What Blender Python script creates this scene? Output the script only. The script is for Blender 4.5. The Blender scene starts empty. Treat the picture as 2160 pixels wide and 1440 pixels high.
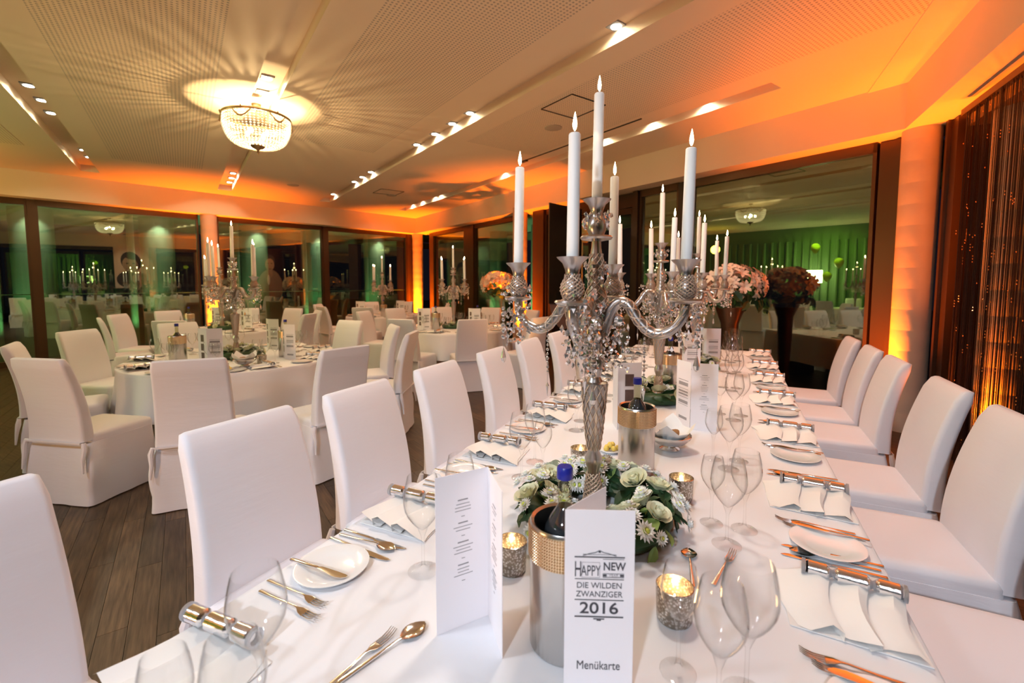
import bpy, bmesh, math, random  # banquet hall scene
from mathutils import Vector, Matrix
import numpy as np
R_ = random.Random(7)
PI = math.pi
sc = bpy.context.scene
col = sc.collection

# ------------------------------------------------------------------ camera
CAM_Z = 1.5
PITCH = math.atan(960 / 13080)
YAW = math.radians(25.832)
cd = bpy.data.cameras.new('camera'); cam = bpy.data.objects.new('camera', cd); col.objects.link(cam)
cd.sensor_width = 36; cd.lens = 16.0; cd.shift_y = -0.0243
cd.clip_start = .02; cd.clip_end = 200
cd.dof.use_dof = True; cd.dof.focus_distance = 1.75; cd.dof.aperture_fstop = 3.2
cam.location = (0, 0, CAM_Z); cam.rotation_euler = (PI / 2 - PITCH, 0, YAW)
sc.camera = cam
# ------------------------------------------------------------------ view + world
vs = sc.view_settings
sc.display_settings.display_device = 'sRGB'
vs.view_transform = 'Standard'; vs.look = 'None'; vs.gamma = 1; vs.use_curve_mapping = False
vs.exposure = 0.0
w = bpy.data.worlds.new('night'); sc.world = w; w.use_nodes = True
w.node_tree.nodes['Background'].inputs[0].default_value = (.02, .018, .03, 1)
w.node_tree.nodes['Background'].inputs[1].default_value = .25
cy = sc.cycles
cy.max_bounces = 7; cy.diffuse_bounces = 3; cy.glossy_bounces = 4; cy.transmission_bounces = 4
cy.use_adaptive_sampling = True; cy.adaptive_threshold = .04
cy.transparent_max_bounces = 18; cy.sample_clamp_indirect = 4; cy.caustics_reflective = False; cy.caustics_refractive = False
cy.use_denoising = True

# room outline (metres): interior faces of the ceiling bulkheads
A = Vector((1.465, 5.77)); B = Vector((-8.70, 11.27)); D = Vector((-11.97, .77)); E1 = Vector((1.465, -9.3))
dR = (B - A).normalized(); nR = Vector((-dR.y, dR.x)) * -1
if nR.dot(A) < 0: nR = -nR
dL = (D - B).normalized(); nL = Vector((-dL.y, dL.x))
if nL.dot(B) < 0: nL = -nL
ZS, ZC = 3.0, 3.45            # soffit and ceiling heights
def on_right(s, off): return A + dR * s + nR * off
def on_left(s, off): return B + dL * s + nL * off

def lamp(kind, name, loc, energy, color, size=.05, aim=None, angle=60, blend=.5, sy=None):
    d = bpy.data.lights.new(name, kind); d.energy = energy; d.color = color
    if kind == 'AREA':
        d.shape = 'RECTANGLE'; d.size = size; d.size_y = sy or size
    else:
        d.shadow_soft_size = size
    if kind == 'SPOT':
        d.spot_size = math.radians(angle); d.spot_blend = blend
    o = bpy.data.objects.new(name, d); col.objects.link(o); o.location = loc
    if aim is not None:
        o.rotation_euler = (Vector(aim) - Vector(loc)).to_track_quat('-Z', 'Y').to_euler()
    return o
ORANGE = (1, .17, .003); WARM = (1, .60, .26); COOL = (.78, .89, 1.0); NEUTRAL = (1, .90, .80); GREEN = (.35, 1, .32)
# cool downlights behind camera, added neutral fill over table, warm ones over the room
for x, y, e, c in [(-1.9, -.5, 28, COOL), (.7, -1.3, 9, COOL), (-3.6, -1.2, 62, COOL), (-.45, 1.9, 26, NEUTRAL), (-.5, 4.3, 28, NEUTRAL)]:
    lamp('SPOT', 'overhead_beam', (x, y, 3.4), e * 3.7, c, .12, (x * .8, y + (1.2 if y < 0 else .2), 0), 112, 1.0)
for x, y, e in [(-.6, 2.6, 30), (-3.2, 4.6, 30), (-6.5, 5.4, 34), (-7.9, 8.0, 34), (-4.2, 7.0, 30), (-.4, 4.6, 30)]:
    lamp('SPOT', 'overhead_beam', (x, y, 3.4), e * 1.15, WARM, .06, (x, y, 0), 105, 1.0)
lamp('SPOT', 'back_wall_green_beam', (-7.0, -.6, 3.3), 260, (.55, 1, .12), .1, (-8.6, -2.0, .8), 120, .7)
lamp('SPOT', 'back_wall_green_beam', (-3.5, -2.5, 3.3), 200, (.45, 1, .12), .1, (-5.6, -4.6, 1.0), 120, .7)
lamp('POINT', 'back_wall_yellow_glow', (-9.6, 1.4, 2.7), 28, (1, .75, .08), .15)

lamp('SPOT', 'overhead_beam', (-.2, -3.4, 3.2), 520, COOL, .12, (-.5, 1.7, .6), 62, 1.0)  # unseen frontal spot behind the camera, added to brighten near upright faces
lamp('SPOT', 'amber_ceiling_fill', (-3.2, -1.6, .3), 200, (1, .50, .20), .08, (-2.0, 2.6, 3.45), 125, 1.0)  # amber spots without fittings, added to brighten the ceiling
lamp('SPOT', 'amber_ceiling_fill', (-1.9, 5.6, .3), 60, (1, .46, .14), .08, (-2.6, 4.6, 3.45), 140, 1.0)
for x, y, tx, ty, e in [(1.25, -1.6, 1.5, -1.6, 12), (1.2, -4.6, 1.5, -4.6, 150), (-10.9, 2.0, -11.6, 1.6, 90), (-4.5, -3.6, -4.8, -4.2, 260)]:  # uplights out of view, added to tint the ceiling orange
    lamp('SPOT', 'orange_uplight_beam', (x, y, .16), e * 1.6, (1, .30, .05), .05, (tx, ty, 3.0), 110, .8)
lamp('SPOT', 'poster_fill_beam', (.3, 2.6, 3.3), 36, (1, .75, .5), .03, (1.56, 2.76, 2.0), 60, .6)  # spots without fittings, added to brighten the mirrored posters
lamp('SPOT', 'poster_fill_beam', (-3.7, 7.3, 3.3), 60, (1, .7, .42), .03, (-2.4, 7.6, 1.9), 60, .6)
# ------------------------------------------------------------------ materials
MATS = {}
def mat(name, color=(.8, .8, .8), rough=.5, metal=0, bump=0, bscale=40, var=0, vscale=6, emit=None, estr=0, spec=.5, sheen=0, stretch=None, coat=0, trans=0):
    m = bpy.data.materials.new(name); m.use_nodes = True; nt = m.node_tree; N = nt.nodes; L = nt.links
    b = N['Principled BSDF']
    b.inputs['Base Color'].default_value = (*color, 1); b.inputs['Roughness'].default_value = rough
    b.inputs['Metallic'].default_value = metal; b.inputs['Specular IOR Level'].default_value = spec
    b.inputs['Sheen Weight'].default_value = sheen; b.inputs['Coat Weight'].default_value = coat
    b.inputs['Transmission Weight'].default_value = trans
    tc = N.new('ShaderNodeTexCoord'); mp = N.new('ShaderNodeMapping'); L.new(tc.outputs['Object'], mp.inputs[0])
    if stretch: mp.inputs['Scale'].default_value = stretch
    if var:
        n = N.new('ShaderNodeTexNoise'); n.inputs['Scale'].default_value = vscale; n.inputs['Detail'].default_value = 5
        L.new(mp.outputs[0], n.inputs['Vector'])
        mx = N.new('ShaderNodeMix'); mx.data_type = 'RGBA'
        mx.inputs['A'].default_value = (*[c * (1 - var) for c in color], 1); mx.inputs['B'].default_value = (*[min(1, c * (1 + var)) for c in color], 1)
        L.new(n.outputs['Fac'], mx.inputs['Factor']); L.new(mx.outputs['Result'], b.inputs['Base Color'])
    if bump:
        n2 = N.new('ShaderNodeTexNoise'); n2.inputs['Scale'].default_value = bscale; n2.inputs['Detail'].default_value = 4
        L.new(mp.outputs[0], n2.inputs['Vector'])
        bp = N.new('ShaderNodeBump'); bp.inputs['Strength'].default_value = bump; bp.inputs['Distance'].default_value = .01
        L.new(n2.outputs['Fac'], bp.inputs['Height']); L.new(bp.outputs[0], b.inputs['Normal'])
    if emit:
        b.inputs['Emission Color'].default_value = (*emit, 1); b.inputs['Emission Strength'].default_value = estr
    MATS[name] = m; return m

def glassy(name, tint=(1, 1, 1), refl=(1, 1, 1), f0=.05, gain=1.0, rough=0.0, edge=None):
    """thin clear glass: see-through with a Fresnel sheen"""
    m = bpy.data.materials.new(name); m.use_nodes = True; nt = m.node_tree; N = nt.nodes; L = nt.links
    N.remove(N['Principled BSDF']); out = N['Material Output']
    t = N.new('ShaderNodeBsdfTransparent'); t.inputs[0].default_value = (*tint, 1)
    edge_ = edge
    g = N.new('ShaderNodeBsdfGlossy'); g.inputs['Color'].default_value = (*refl, 1); g.inputs['Roughness'].default_value = rough
    lw = N.new('ShaderNodeLayerWeight'); lw.inputs['Blend'].default_value = .5
    pw = N.new('ShaderNodeMath'); pw.operation = 'POWER'; pw.inputs[1].default_value = 4.5; L.new(lw.outputs['Facing'], pw.inputs[0])
    if edge is not None:
        ep = N.new('ShaderNodeMath'); ep.operation = 'POWER'; ep.inputs[1].default_value = 4.5; L.new(lw.outputs['Facing'], ep.inputs[0])
        em = N.new('ShaderNodeMix'); em.data_type = 'RGBA'; em.inputs['A'].default_value = (*tint, 1); em.inputs['B'].default_value = (edge, edge, edge * 1.02, 1)
        L.new(ep.outputs[0], em.inputs['Factor']); L.new(em.outputs['Result'], t.inputs[0])
    mr = N.new('ShaderNodeMath'); mr.operation = 'MULTIPLY_ADD'; mr.inputs[1].default_value = gain; mr.inputs[2].default_value = f0
    mr.use_clamp = True; L.new(pw.outputs[0], mr.inputs[0])
    mx = N.new('ShaderNodeMixShader'); L.new(mr.outputs[0], mx.inputs[0]); L.new(t.outputs[0], mx.inputs[1]); L.new(g.outputs[0], mx.inputs[2])
    L.new(mx.outputs[0], out.inputs['Surface']); MATS[name] = m; return m

M = MATS
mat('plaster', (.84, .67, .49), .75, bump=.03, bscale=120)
mat('channel_paint', (.86, .83, .76), .6)
mat('chair_cloth', (.78, .765, .82), .52, bump=.30, bscale=4.5, sheen=.15, stretch=(.7, .7, 3.6))
mat('table_cloth', (.85, .845, .88), .6, bump=.22, bscale=3.5, sheen=.1)
mat('napkin_cloth', (.88, .86, .84), .7, bump=.05, bscale=60)
mat('silver', (.80, .77, .74), .22, 1)
mat('brushed_silver', (.50, .465, .45), .30, 1)
mat('cutlery_steel', (.80, .79, .78), .13, 1)
mat('silver_foil', (.86, .86, .88), .16, 1, bump=.08, bscale=60)
mat('glitter', (.75, .76, .82), .35, .7, bump=1, bscale=900)
mat('wire', (.62, .44, .32), .5, .35)
mat('rhinestone', (.80, .58, .36), .25, .9)
mat('crystal', (.90, .88, .88), .08, .85)
mat('pearl', (.80, .74, .70), .12, .75)
mat('wax', (1, .97, .94), .45, spec=.4)
mat('wick', (.03, .02, .02), .9)
mat('flame', (1, .8, .4), .5, emit=(1, .74, .38), estr=55)
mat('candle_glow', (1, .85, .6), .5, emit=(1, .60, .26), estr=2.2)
mat('porcelain', (.86, .86, .86), .12, coat=.5)
mat('card', (.97, .91, .93), .65)
mat('ink', (.07, .065, .075), .8)
mat('ink_soft', (.36, .33, .34), .8)
mat('photo_brown', (.12, .07, .06), .5, var=.5, vscale=30)
mat('steel_cooler', (.62, .60, .58), .27, 1)
mat('dark_inside', (.05, .05, .055), .25, .6)
mat('bottle_glass', (.025, .03, .035), .06, 0, spec=.8, coat=.6)
mat('bottle_neck', (.42, .43, .30), .05, .25, spec=.9, coat=.5)
mat('blue_cap', (.012, .02, .30), .35)
mat('leaf', (.022, .065, .022), .4, var=.45, vscale=14)
mat('leaf_light', (.28, .42, .12), .5, var=.3, vscale=14)
mat('rose', (.80, .80, .56), .6, var=.08)
mat('petal_white', (.90, .90, .88), .6)
mat('mum_eye', (.62, .70, .12), .7)
mat('lily', (.86, .70, .58), .6, var=.12)
mat('bronze', (.10, .052, .028), .32, .7)
mat('dark_bronze', (.045, .026, .018), .38, .6)
mat('concrete', (.60, .48, .37), .85, bump=.15, bscale=16, var=.10, vscale=5)
mat('dark_wood', (.06, .035, .02), .5)
mat('brass', (.30, .19, .09), .35, .9)
mat('butter', (.85, .62, .12), .5, bump=.3)
mat('bread', (.32, .16, .06), .8, bump=.8, bscale=60, var=.4, vscale=30)
mat('grey_sign', (.26, .26, .29), .5)
mat('black_metal', (.02, .02, .022), .4, .5)
mat('black_string', (.028, .010, .006), .4, .0)
mat('amber_bead', (1, .35, .08), .1, .3)
mat('green_cloth', (.10, .16, .05), .8)
mat('grey_paint', (.27, .31, .26), .6)
mat('lampshade', (.9, .95, .7), .6, emit=(.95, 1, .62), estr=30)
mat('balloon_yellow', (.45, .48, .03), .2, coat=.5)
mat('poster_ground', (.82, .60, .50), .7)
mat('poster_skin', (.48, .32, .25), .7)
mat('poster_dark', (.07, .05, .045), .7)
mat('poster_suit', (.36, .25, .21), .7)
mat('downlight_glow', (1, 1, .9), .5, emit=(1, .98, .80), estr=30)
mat('bulb', (1, .8, .5), .5, emit=(1, .82, .5), estr=60)
mat('chandelier_bead', (1, .97, .88), .3, spec=.6, emit=(1, .80, .48), estr=.55)  # beads emit faintly, standing in for bulb light falling on them
mat('speaker_grille', (.45, .38, .30), .8)
glassy('clear_glass', (.992, .995, .995), (1, 1, 1), .018, .8, edge=.42)
glassy('neck_glass', (.80, .82, .66), (1, 1, 1), .06, .8, edge=.30)
glassy('window_glass', (.78, .82, .76), (.76, .86, .66), .25, .5)
glassy('rail_glass', (.80, .95, .84), (.8, 1, .8), .05, .4)
def mercury():
    m = mat('mercury_glass', (.75, .72, .66), .2, .8); nt = m.node_tree; N = nt.nodes; L = nt.links; b = N['Principled BSDF']
    v = N.new('ShaderNodeTexVoronoi'); v.inputs['Scale'].default_value = 160; tc = N.new('ShaderNodeTexCoord'); L.new(tc.outputs['Object'], v.inputs['Vector'])
    cr = N.new('ShaderNodeValToRGB'); cr.color_ramp.elements[0].color = (.95, .92, .88, 1); cr.color_ramp.elements[1].color = (.30, .25, .2, 1); cr.color_ramp.elements[1].position = .6
    L.new(v.outputs['Distance'], cr.inputs[0]); L.new(cr.outputs[0], b.inputs['Base Color'])
mercury()
def perforated():
    m = mat('perforated_plaster', (.84, .67, .49), .8); nt = m.node_tree; N = nt.nodes; L = nt.links; b = N['Principled BSDF']
    tc = N.new('ShaderNodeTexCoord'); sep = N.new('ShaderNodeSeparateXYZ'); L.new(tc.outputs['Object'], sep.inputs[0])
    def tri(o):
        f = N.new('ShaderNodeMath'); f.operation = 'MULTIPLY'; f.inputs[1].default_value = 1 / .032; L.new(o, f.inputs[0])
        g = N.new('ShaderNodeMath'); g.operation = 'FRACT'; L.new(f.outputs[0], g.inputs[0])
        h = N.new('ShaderNodeMath'); h.operation = 'SUBTRACT'; h.inputs[1].default_value = .5; L.new(g.outputs[0], h.inputs[0])
        p = N.new('ShaderNodeMath'); p.operation = 'POWER'; p.inputs[1].default_value = 2; L.new(h.outputs[0], p.inputs[0]); return p
    a, c = tri(sep.outputs[0]), tri(sep.outputs[1])
    s = N.new('ShaderNodeMath'); s.operation = 'ADD'; L.new(a.outputs[0], s.inputs[0]); L.new(c.outputs[0], s.inputs[1])
    lt = N.new('ShaderNodeMath'); lt.operation = 'LESS_THAN'; lt.inputs[1].default_value = .075; L.new(s.outputs[0], lt.inputs[0])
    mx = N.new('ShaderNodeMix'); mx.data_type = 'RGBA'; mx.inputs['A'].default_value = (.84, .67, .49, 1); mx.inputs['B'].default_value = (.46, .37, .29, 1)
    L.new(lt.outputs[0], mx.inputs['Factor']); L.new(mx.outputs['Result'], b.inputs['Base Color'])
perforated()
def wood():
    m = mat('oak_floor', (.09, .05, .027), .42, spec=.35); nt = m.node_tree; N = nt.nodes; L = nt.links; b = N['Principled BSDF']
    tc = N.new('ShaderNodeTexCoord'); mp = N.new('ShaderNodeMapping'); mp.inputs['Scale'].default_value = (1.6, 22, 1); L.new(tc.outputs['Object'], mp.inputs[0])
    oi = N.new('ShaderNodeObjectInfo'); ad = N.new('ShaderNodeVectorMath'); ad.operation = 'ADD'
    sc_ = N.new('ShaderNodeVectorMath'); sc_.operation = 'SCALE'; sc_.inputs['Scale'].default_value = .9; L.new(oi.outputs['Location'], sc_.inputs[0])
    L.new(mp.outputs[0], ad.inputs[0]); L.new(sc_.outputs[0], ad.inputs[1])
    n = N.new('ShaderNodeTexNoise'); n.inputs['Scale'].default_value = 3; n.inputs['Detail'].default_value = 8; L.new(ad.outputs[0], n.inputs['Vector'])
    cr = N.new('ShaderNodeValToRGB'); cr.color_ramp.elements[0].color = (.032, .017, .009, 1); cr.color_ramp.elements[0].position = .3
    cr.color_ramp.elements[1].color = (.135, .080, .043, 1); cr.color_ramp.elements[1].position = .75
    L.new(n.outputs['Fac'], cr.inputs[0])
    hs = N.new('ShaderNodeHueSaturation'); L.new(cr.outputs[0], hs.inputs['Color'])
    vr = N.new('ShaderNodeMapRange'); vr.inputs['To Min'].default_value = .6; vr.inputs['To Max'].default_value = 1.3; L.new(oi.outputs['Random'], vr.inputs['Value'])
    L.new(vr.outputs[0], hs.inputs['Value']); L.new(hs.outputs[0], b.inputs['Base Color'])
wood()

# ------------------------------------------------------------------ mesh helpers
class MB:
    def __init__(s): s.v = []; s.f = []
    def add(s, v, f):
        o = len(s.v); s.v += [tuple(p) for p in v]; s.f += [tuple(i + o for i in q) for q in f]; return s
    def box(s, c, d, rz=0, tilt=None):
        x, y, z = [k / 2 for k in d]; ca, sa = math.cos(rz), math.sin(rz); vs_ = []
        for a in (-1, 1):
            for b in (-1, 1):
                for e in (-1, 1):
                    p = Vector((a * x, b * y, e * z))
                    if tilt: p = tilt @ p
                    vs_.append((c[0] + p.x * ca - p.y * sa, c[1] + p.x * sa + p.y * ca, c[2] + p.z))
        return s.add(vs_, [(0, 1, 3, 2), (4, 6, 7, 5), (0, 4, 5, 1), (2, 3, 7, 6), (0, 2, 6, 4), (1, 5, 7, 3)])
    def rings(s, rs, cap0=True, cap1=True):
        n = len(rs[0]); v = [p for r in rs for p in r]; f = []
        for i in range(len(rs) - 1):
            for j in range(n):
                k = (j + 1) % n; f.append((i * n + j, i * n + k, (i + 1) * n + k, (i + 1) * n + j))
        if cap0: f.append(tuple(range(n))[::-1])
        if cap1: f.append(tuple((len(rs) - 1) * n + j for j in range(n)))
        return s.add(v, f)
    def lathe(s, prof, seg=16, c=(0, 0, 0), cap0=True, cap1=True):
        return s.rings([[(c[0] + r * math.cos(2 * PI * j / seg), c[1] + r * math.sin(2 * PI * j / seg), c[2] + z) for j in range(seg)] for r, z in prof], cap0, cap1)
    def tube(s, path, rad, seg=6, cap=True):
        path = [Vector(p) for p in path]; n = len(path); rs = []; prev = None
        for i, p in enumerate(path):
            t = (path[min(i + 1, n - 1)] - path[max(i - 1, 0)]).normalized()
            if prev is None: u = t.orthogonal().normalized()
            else: u = (prev - t * prev.dot(t)); u = u.normalized() if u.length > 1e-6 else t.orthogonal().normalized()
            prev = u; w_ = t.cross(u); r = rad[i] if isinstance(rad, (list, tuple)) else rad
            rs.append([tuple(p + (u * math.cos(2 * PI * j / seg) + w_ * math.sin(2 * PI * j / seg)) * r) for j in range(seg)])
        return s.rings(rs, cap, cap)
    def octa(s, c, r, h, tilt=None):
        pts = [Vector((r, 0, 0)), Vector((0, r, 0)), Vector((-r, 0, 0)), Vector((0, -r, 0)), Vector((0, 0, h)), Vector((0, 0, -h))]
        if tilt: pts = [tilt @ p for p in pts]
        return s.add([(c[0] + p.x, c[1] + p.y, c[2] + p.z) for p in pts], [(0, 1, 4), (1, 2, 4), (2, 3, 4), (3, 0, 4), (1, 0, 5), (2, 1, 5), (3, 2, 5), (0, 3, 5)])
    def ball(s, c, r, n=8, sz=1):
        return s.lathe([(max(1e-4, r * math.sin(PI * i / n)), -r * sz * math.cos(PI * i / n)) for i in range(n + 1)], n + 2, c)
    def prism(s, poly, z0, z1):
        n = len(poly); v = [(p[0], p[1], z0) for p in poly] + [(p[0], p[1], z1) for p in poly]
        return s.add(v, [tuple(range(n))[::-1], tuple(range(n, 2 * n))] + [(i, (i + 1) % n, n + (i + 1) % n, n + i) for i in range(n)])
    def xf(s, m):
        s.v = [tuple(m @ Vector(p)) for p in s.v]; return s
    def mesh(s, name, m, smooth=True, ang=40):
        me = bpy.data.meshes.new(name); me.from_pydata(s.v, [], s.f); me.materials.append(MATS[m] if isinstance(m, str) else m)
        bm = bmesh.new(); bm.from_mesh(me); bmesh.ops.recalc_face_normals(bm, faces=bm.faces); bm.to_mesh(me); bm.free()
        if smooth:
            me.shade_smooth(); me.set_sharp_from_angle(angle=math.radians(ang))
        return me
def rrect(w_, d_, r, n=5):
    r = min(r, w_ / 2 - 1e-4, d_ / 2 - 1e-4); pts = []
    for cx, cy_, a0 in ((w_ / 2 - r, d_ / 2 - r, 0), (-w_ / 2 + r, d_ / 2 - r, PI / 2), (-w_ / 2 + r, -d_ / 2 + r, PI), (w_ / 2 - r, -d_ / 2 + r, 1.5 * PI)):
        for i in range(n): a = a0 + PI / 2 * i / (n - 1); pts.append((cx + r * math.cos(a), cy_ + r * math.sin(a)))
    return pts

LABELS = {}
def tag(o, label=None, cat=None, group=None, kind=None):
    if label:
        o['label'] = label; LABELS.setdefault(label, []).append(o)
    if cat: o['category'] = cat
    if group: o['group'] = group
    if kind: o['kind'] = kind
    return o
def obj(name, me, parent=None, loc=(0, 0, 0), rz=0, kind=None, label=None):
    o = bpy.data.objects.new(name, me); col.objects.link(o); o.location = loc; o.rotation_euler = (0, 0, rz)
    if parent: o.parent = parent
    if kind: o['kind'] = kind
    if label: o['label'] = label
    return o
def thing(name, label, cat, loc, rz=0, group=None, me=None):
    o = bpy.data.objects.new(name, me); col.objects.link(o); o.location = loc; o.rotation_euler = (0, 0, rz)
    return tag(o, label, cat, group)
PROTO = {}   # kind -> (root mesh or None, [(part, mesh, loc, rz, kind, [(sub, mesh, loc, rz)])])
def put(kind, label, cat, loc, rz=0, group=None, name=None, tilt=None):
    rm, parts = PROTO[kind]; o = thing(name or kind, label, cat, loc, rz, group, rm)
    if tilt: o.rotation_euler = (tilt[0], tilt[1], rz)
    for p in parts:
        q = obj(p[0], p[1], o, p[2], p[3], p[4])
        for s_ in (p[5] if len(p) > 5 else ()): obj(s_[0], s_[1], q, s_[2], s_[3])
    return o
def P(name, me, loc=(0, 0, 0), rz=0, kind=None, subs=()): return (name, me, loc, rz, kind, subs)
def struct(name, me=None, parent=None, loc=(0, 0, 0), rz=0):
    return obj(name, me, parent, loc, rz, 'structure')
ORD = ['nearest', 'second', 'third', 'fourth', 'fifth', 'sixth', 'seventh', 'eighth', 'ninth', 'tenth', 'eleventh', 'twelfth']

# ================================================================== SETTING
# floor: boards run along dR
aR = math.atan2(dR.y, dR.x)
def loc2w(a, b): return A * 0 + dR * a + nR * b          # room-aligned coordinates (a along windows, b towards them)
fl = struct('floor', MB().prism([(p.x, p.y) for p in (Vector((3.2, -10.5)), Vector((3.2, 8)), Vector((-9.5, 14)), Vector((-14.5, -1)), Vector((-12, -3)))], -.12, -.012).mesh('floor', 'dark_wood', False))
pw_, pl_ = .105, 1.15
pm = MB().box((0, 0, -.006), (pl_ - .002, pw_ - .0018, .012)).mesh('plank', 'oak_floor', False)
far = MB(); near = []
for j in range(-75, 135):
    b = j * pw_; sh = (j * .437) % 1 * pl_
    for i in range(-6, 14):
        a = i * pl_ + sh; c = loc2w(a, b)
        if c.x > 2.9 or c.x < -13.6 or c.y < -7 or (c - A).dot(nR) > .8 or (c - B).dot(nL) > .8: continue
        d = math.hypot(c.x + .2, c.y)
        vis = -5.6 < c.x < -.9 and c.y > .25 and d < 5.2
        vis2 = 0.9 < c.x < 1.8 and 1.2 < c.y < 4.5
        if (vis or vis2): near.append((d, c))
        else: far.box((c.x, c.y, -.006), (pl_ - .002, pw_ - .0018, .012), aR)
near.sort(key=lambda t: t[0])
for k, (d, c) in enumerate(near):
    if k < 280: obj('plank', pm, fl, (c.x, c.y, 0), aR)
    else: far.box((c.x, c.y, -.006), (pl_ - .002, pw_ - .0018, .012), aR)
obj('floorboards', far.mesh('floorboards', 'oak_floor', False), fl, kind='stuff')

# ceiling: slabs between recessed light channels
CH = [(-1.37, -1.12, -9, 10.95), (.66, .91, -9, 11.42), (2.70, 2.95, -3, 11.62), (4.73, 4.95, 2.25, 11.8)]
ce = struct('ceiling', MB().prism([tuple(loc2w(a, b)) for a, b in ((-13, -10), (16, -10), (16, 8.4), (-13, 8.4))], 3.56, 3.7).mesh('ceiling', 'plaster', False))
def slab(a0, a1, b0, b1, m='plaster', z=ZC, name='ceiling_panel'):
    mm = MB().box(((a0 + a1) / 2, -(b0 + b1) / 2, z + .055), (a1 - a0, b1 - b0, .11)).mesh(name, m, False)
    return obj(name, mm, ce, (0, 0, 0), aR)
edges = [-9.5] + [x for c in CH for x in (c[0], c[1])] + [8.3]
for k in range(0, len(edges), 2):
    b0, b1 = edges[k], edges[k + 1]
    if k == 0: slab(-13, 16, b0, b1 - .32); slab(-9, 9.6, b1 - .32, b1); slab(9.6, 16, b1 - .32, b1)
    elif k >= len(edges) - 2: slab(-13, 16, b0, b1)
    else:
        m0 = .30; a_end = (10.2, 10.2, 9.9, 9)[k // 2]
        slab(-13, 16, b0, b0 + m0); slab(-13, 16, b1 - m0, b1)
        slab(-8, [0, 6.6, 5.8, 3.2][k // 2] if False else {1: 9.6, 2: 6.9, 3: 5.6}.get(k // 2, 5), b0 + m0, b1 - m0, 'perforated_plaster')
        slab({1: 9.6, 2: 6.9, 3: 5.6}.get(k // 2, 5), 16, b0 + m0, b1 - m0); slab(-13, -8, b0 + m0, b1 - m0)
for b0, b1, a0, a1 in CH:
    slab(-13, a0, b0, b1); slab(a1, 16, b0, b1)
# the perforated field left of the first channel too
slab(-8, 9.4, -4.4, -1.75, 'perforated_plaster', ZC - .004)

# bulkheads with soffits
def band(p, q, n0, n1, off, z0, z1):
    return MB().prism([tuple(p), tuple(q), tuple(q + n1 * off), tuple(p + n0 * off)], z0, z1)
struct('trim_1', band(D + dL * 1.0, B, nL, (nL + nR).normalized() * 1.25, .52, ZS, 3.58).mesh('trim', 'plaster', False))
struct('trim_2', band(B, A, (nL + nR).normalized() * 1.25, (nR + Vector((1, 0))).normalized() * 1.1, .52, ZS, 3.58).mesh('trim', 'plaster', False))
struct('trim_3', band(A, E1, (nR + Vector((1, 0))).normalized() * 1.1, Vector((1, 0)), .52, ZS, 3.58).mesh('trim', 'plaster', False))
struct('trim_4', MB().prism([tuple(A + Vector((-.285, -.0))), (1.18, 6.05), (1.47, 6.05), (1.47, -9), (1.18, -9)], ZC - .012, ZC + .01).mesh('trim', 'plaster', False))

def window(name, p, q, n, z0, z1, fw=.035, fz=.11, dep=.10, pane='window_glass', frame='bronze', bars=()):
    """framed pane between plan points p, q"""
    d = (q - p); ln = d.length; a = math.atan2(d.y, d.x)
    w_ = struct(name, None, None, (p.x, p.y, 0), a); f = MB()
    f.box((fw / 2, 0, (z0 + z1) / 2), (fw, dep, z1 - z0)); f.box((ln - fw / 2, 0, (z0 + z1) / 2), (fw, dep, z1 - z0))
    f.box((ln / 2, 0, z1 - fz / 2), (ln, dep, fz)); f.box((ln / 2, 0, z0 + fz / 2), (ln, dep, fz))
    for b in bars: f.box((b, 0, (z0 + z1) / 2), (.06, dep, z1 - z0))
    obj('window_frame', f.mesh('window_frame', frame, False), w_)
    obj('glass_pane', MB().box((ln / 2, 0, (z0 + z1) / 2), (ln - fw, .012, z1 - z0 - fz)).mesh('glass_pane', pane, False), w_)
    return w_
G = .34
ZW = 3.0
wn = 1
# right window wall, s measured from the column corner
for s0, s1 in [(.30, 2.50), (2.70, 3.42), (5.62, 5.80), (6.75, 8.62), (9.10, 11.0)]:
    window('window_%d' % wn, on_right(s0, G), on_right(s1, G), nR, .0, 3.0); wn += 1
# mullion posts / dark panels between them on the right
def post(name, s0, s1, off0, off1, m='bronze', z1=2.99):
    return struct(name, MB().prism([tuple(on_right(s0, off0)), tuple(on_right(s1, off0)), tuple(on_right(s1, off1)), tuple(on_right(s0, off1))], 0, z1).mesh('panel', m, False))
post('wall_right', -.05, .28, G - .03, G + .1); 
for i, (a, b, o) in enumerate([(2.50, 2.70, -.06), (8.62, 9.10, -.08), (11.0, 11.25, -.04)]): post('wall_right_post_%d' % (i + 1), a, b, G + o, G + .08, 'dark_bronze' if i == 0 else 'bronze')
post('wall_right_panel', 0.0, .14, G - .06, G - .02)
# door zone with dark shutters
post('wall_right_jamb_1', 3.42, 3.52, G - .10, G + .1, 'dark_bronze'); post('wall_right_jamb_2', 5.50, 5.62, G - .12, G + .1)
post('wall_right_jamb_3', 5.80, 6.15, G - .10, G + .1)
dr = window('door_1', on_right(3.52, G + .02), on_right(4.5, G + .02), nR, 0, 2.75, .09, .10, .08, frame='dark_bronze')
dr2 = window('door_2', on_right(4.5, G + .02), on_right(5.50, G + .02), nR, 0, 2.75, .09, .10, .08, frame='dark_bronze')
for d_ in (dr, dr2):
    obj('door_handle', MB().tube([(.08, -.09, .95), (.08, -.13, .95), (.08, -.13, 1.25), (.08, -.09, 1.25)], .012).mesh('door_handle', 'brushed_silver'), d_)
post('wall_right_lintel', 3.42, 5.62, G - .02, G + .1, 'dark_bronze'); bpy.data.objects['wall_right_lintel'].location.z = 2.76; bpy.data.objects['wall_right_lintel'].scale.z = .077
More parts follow.
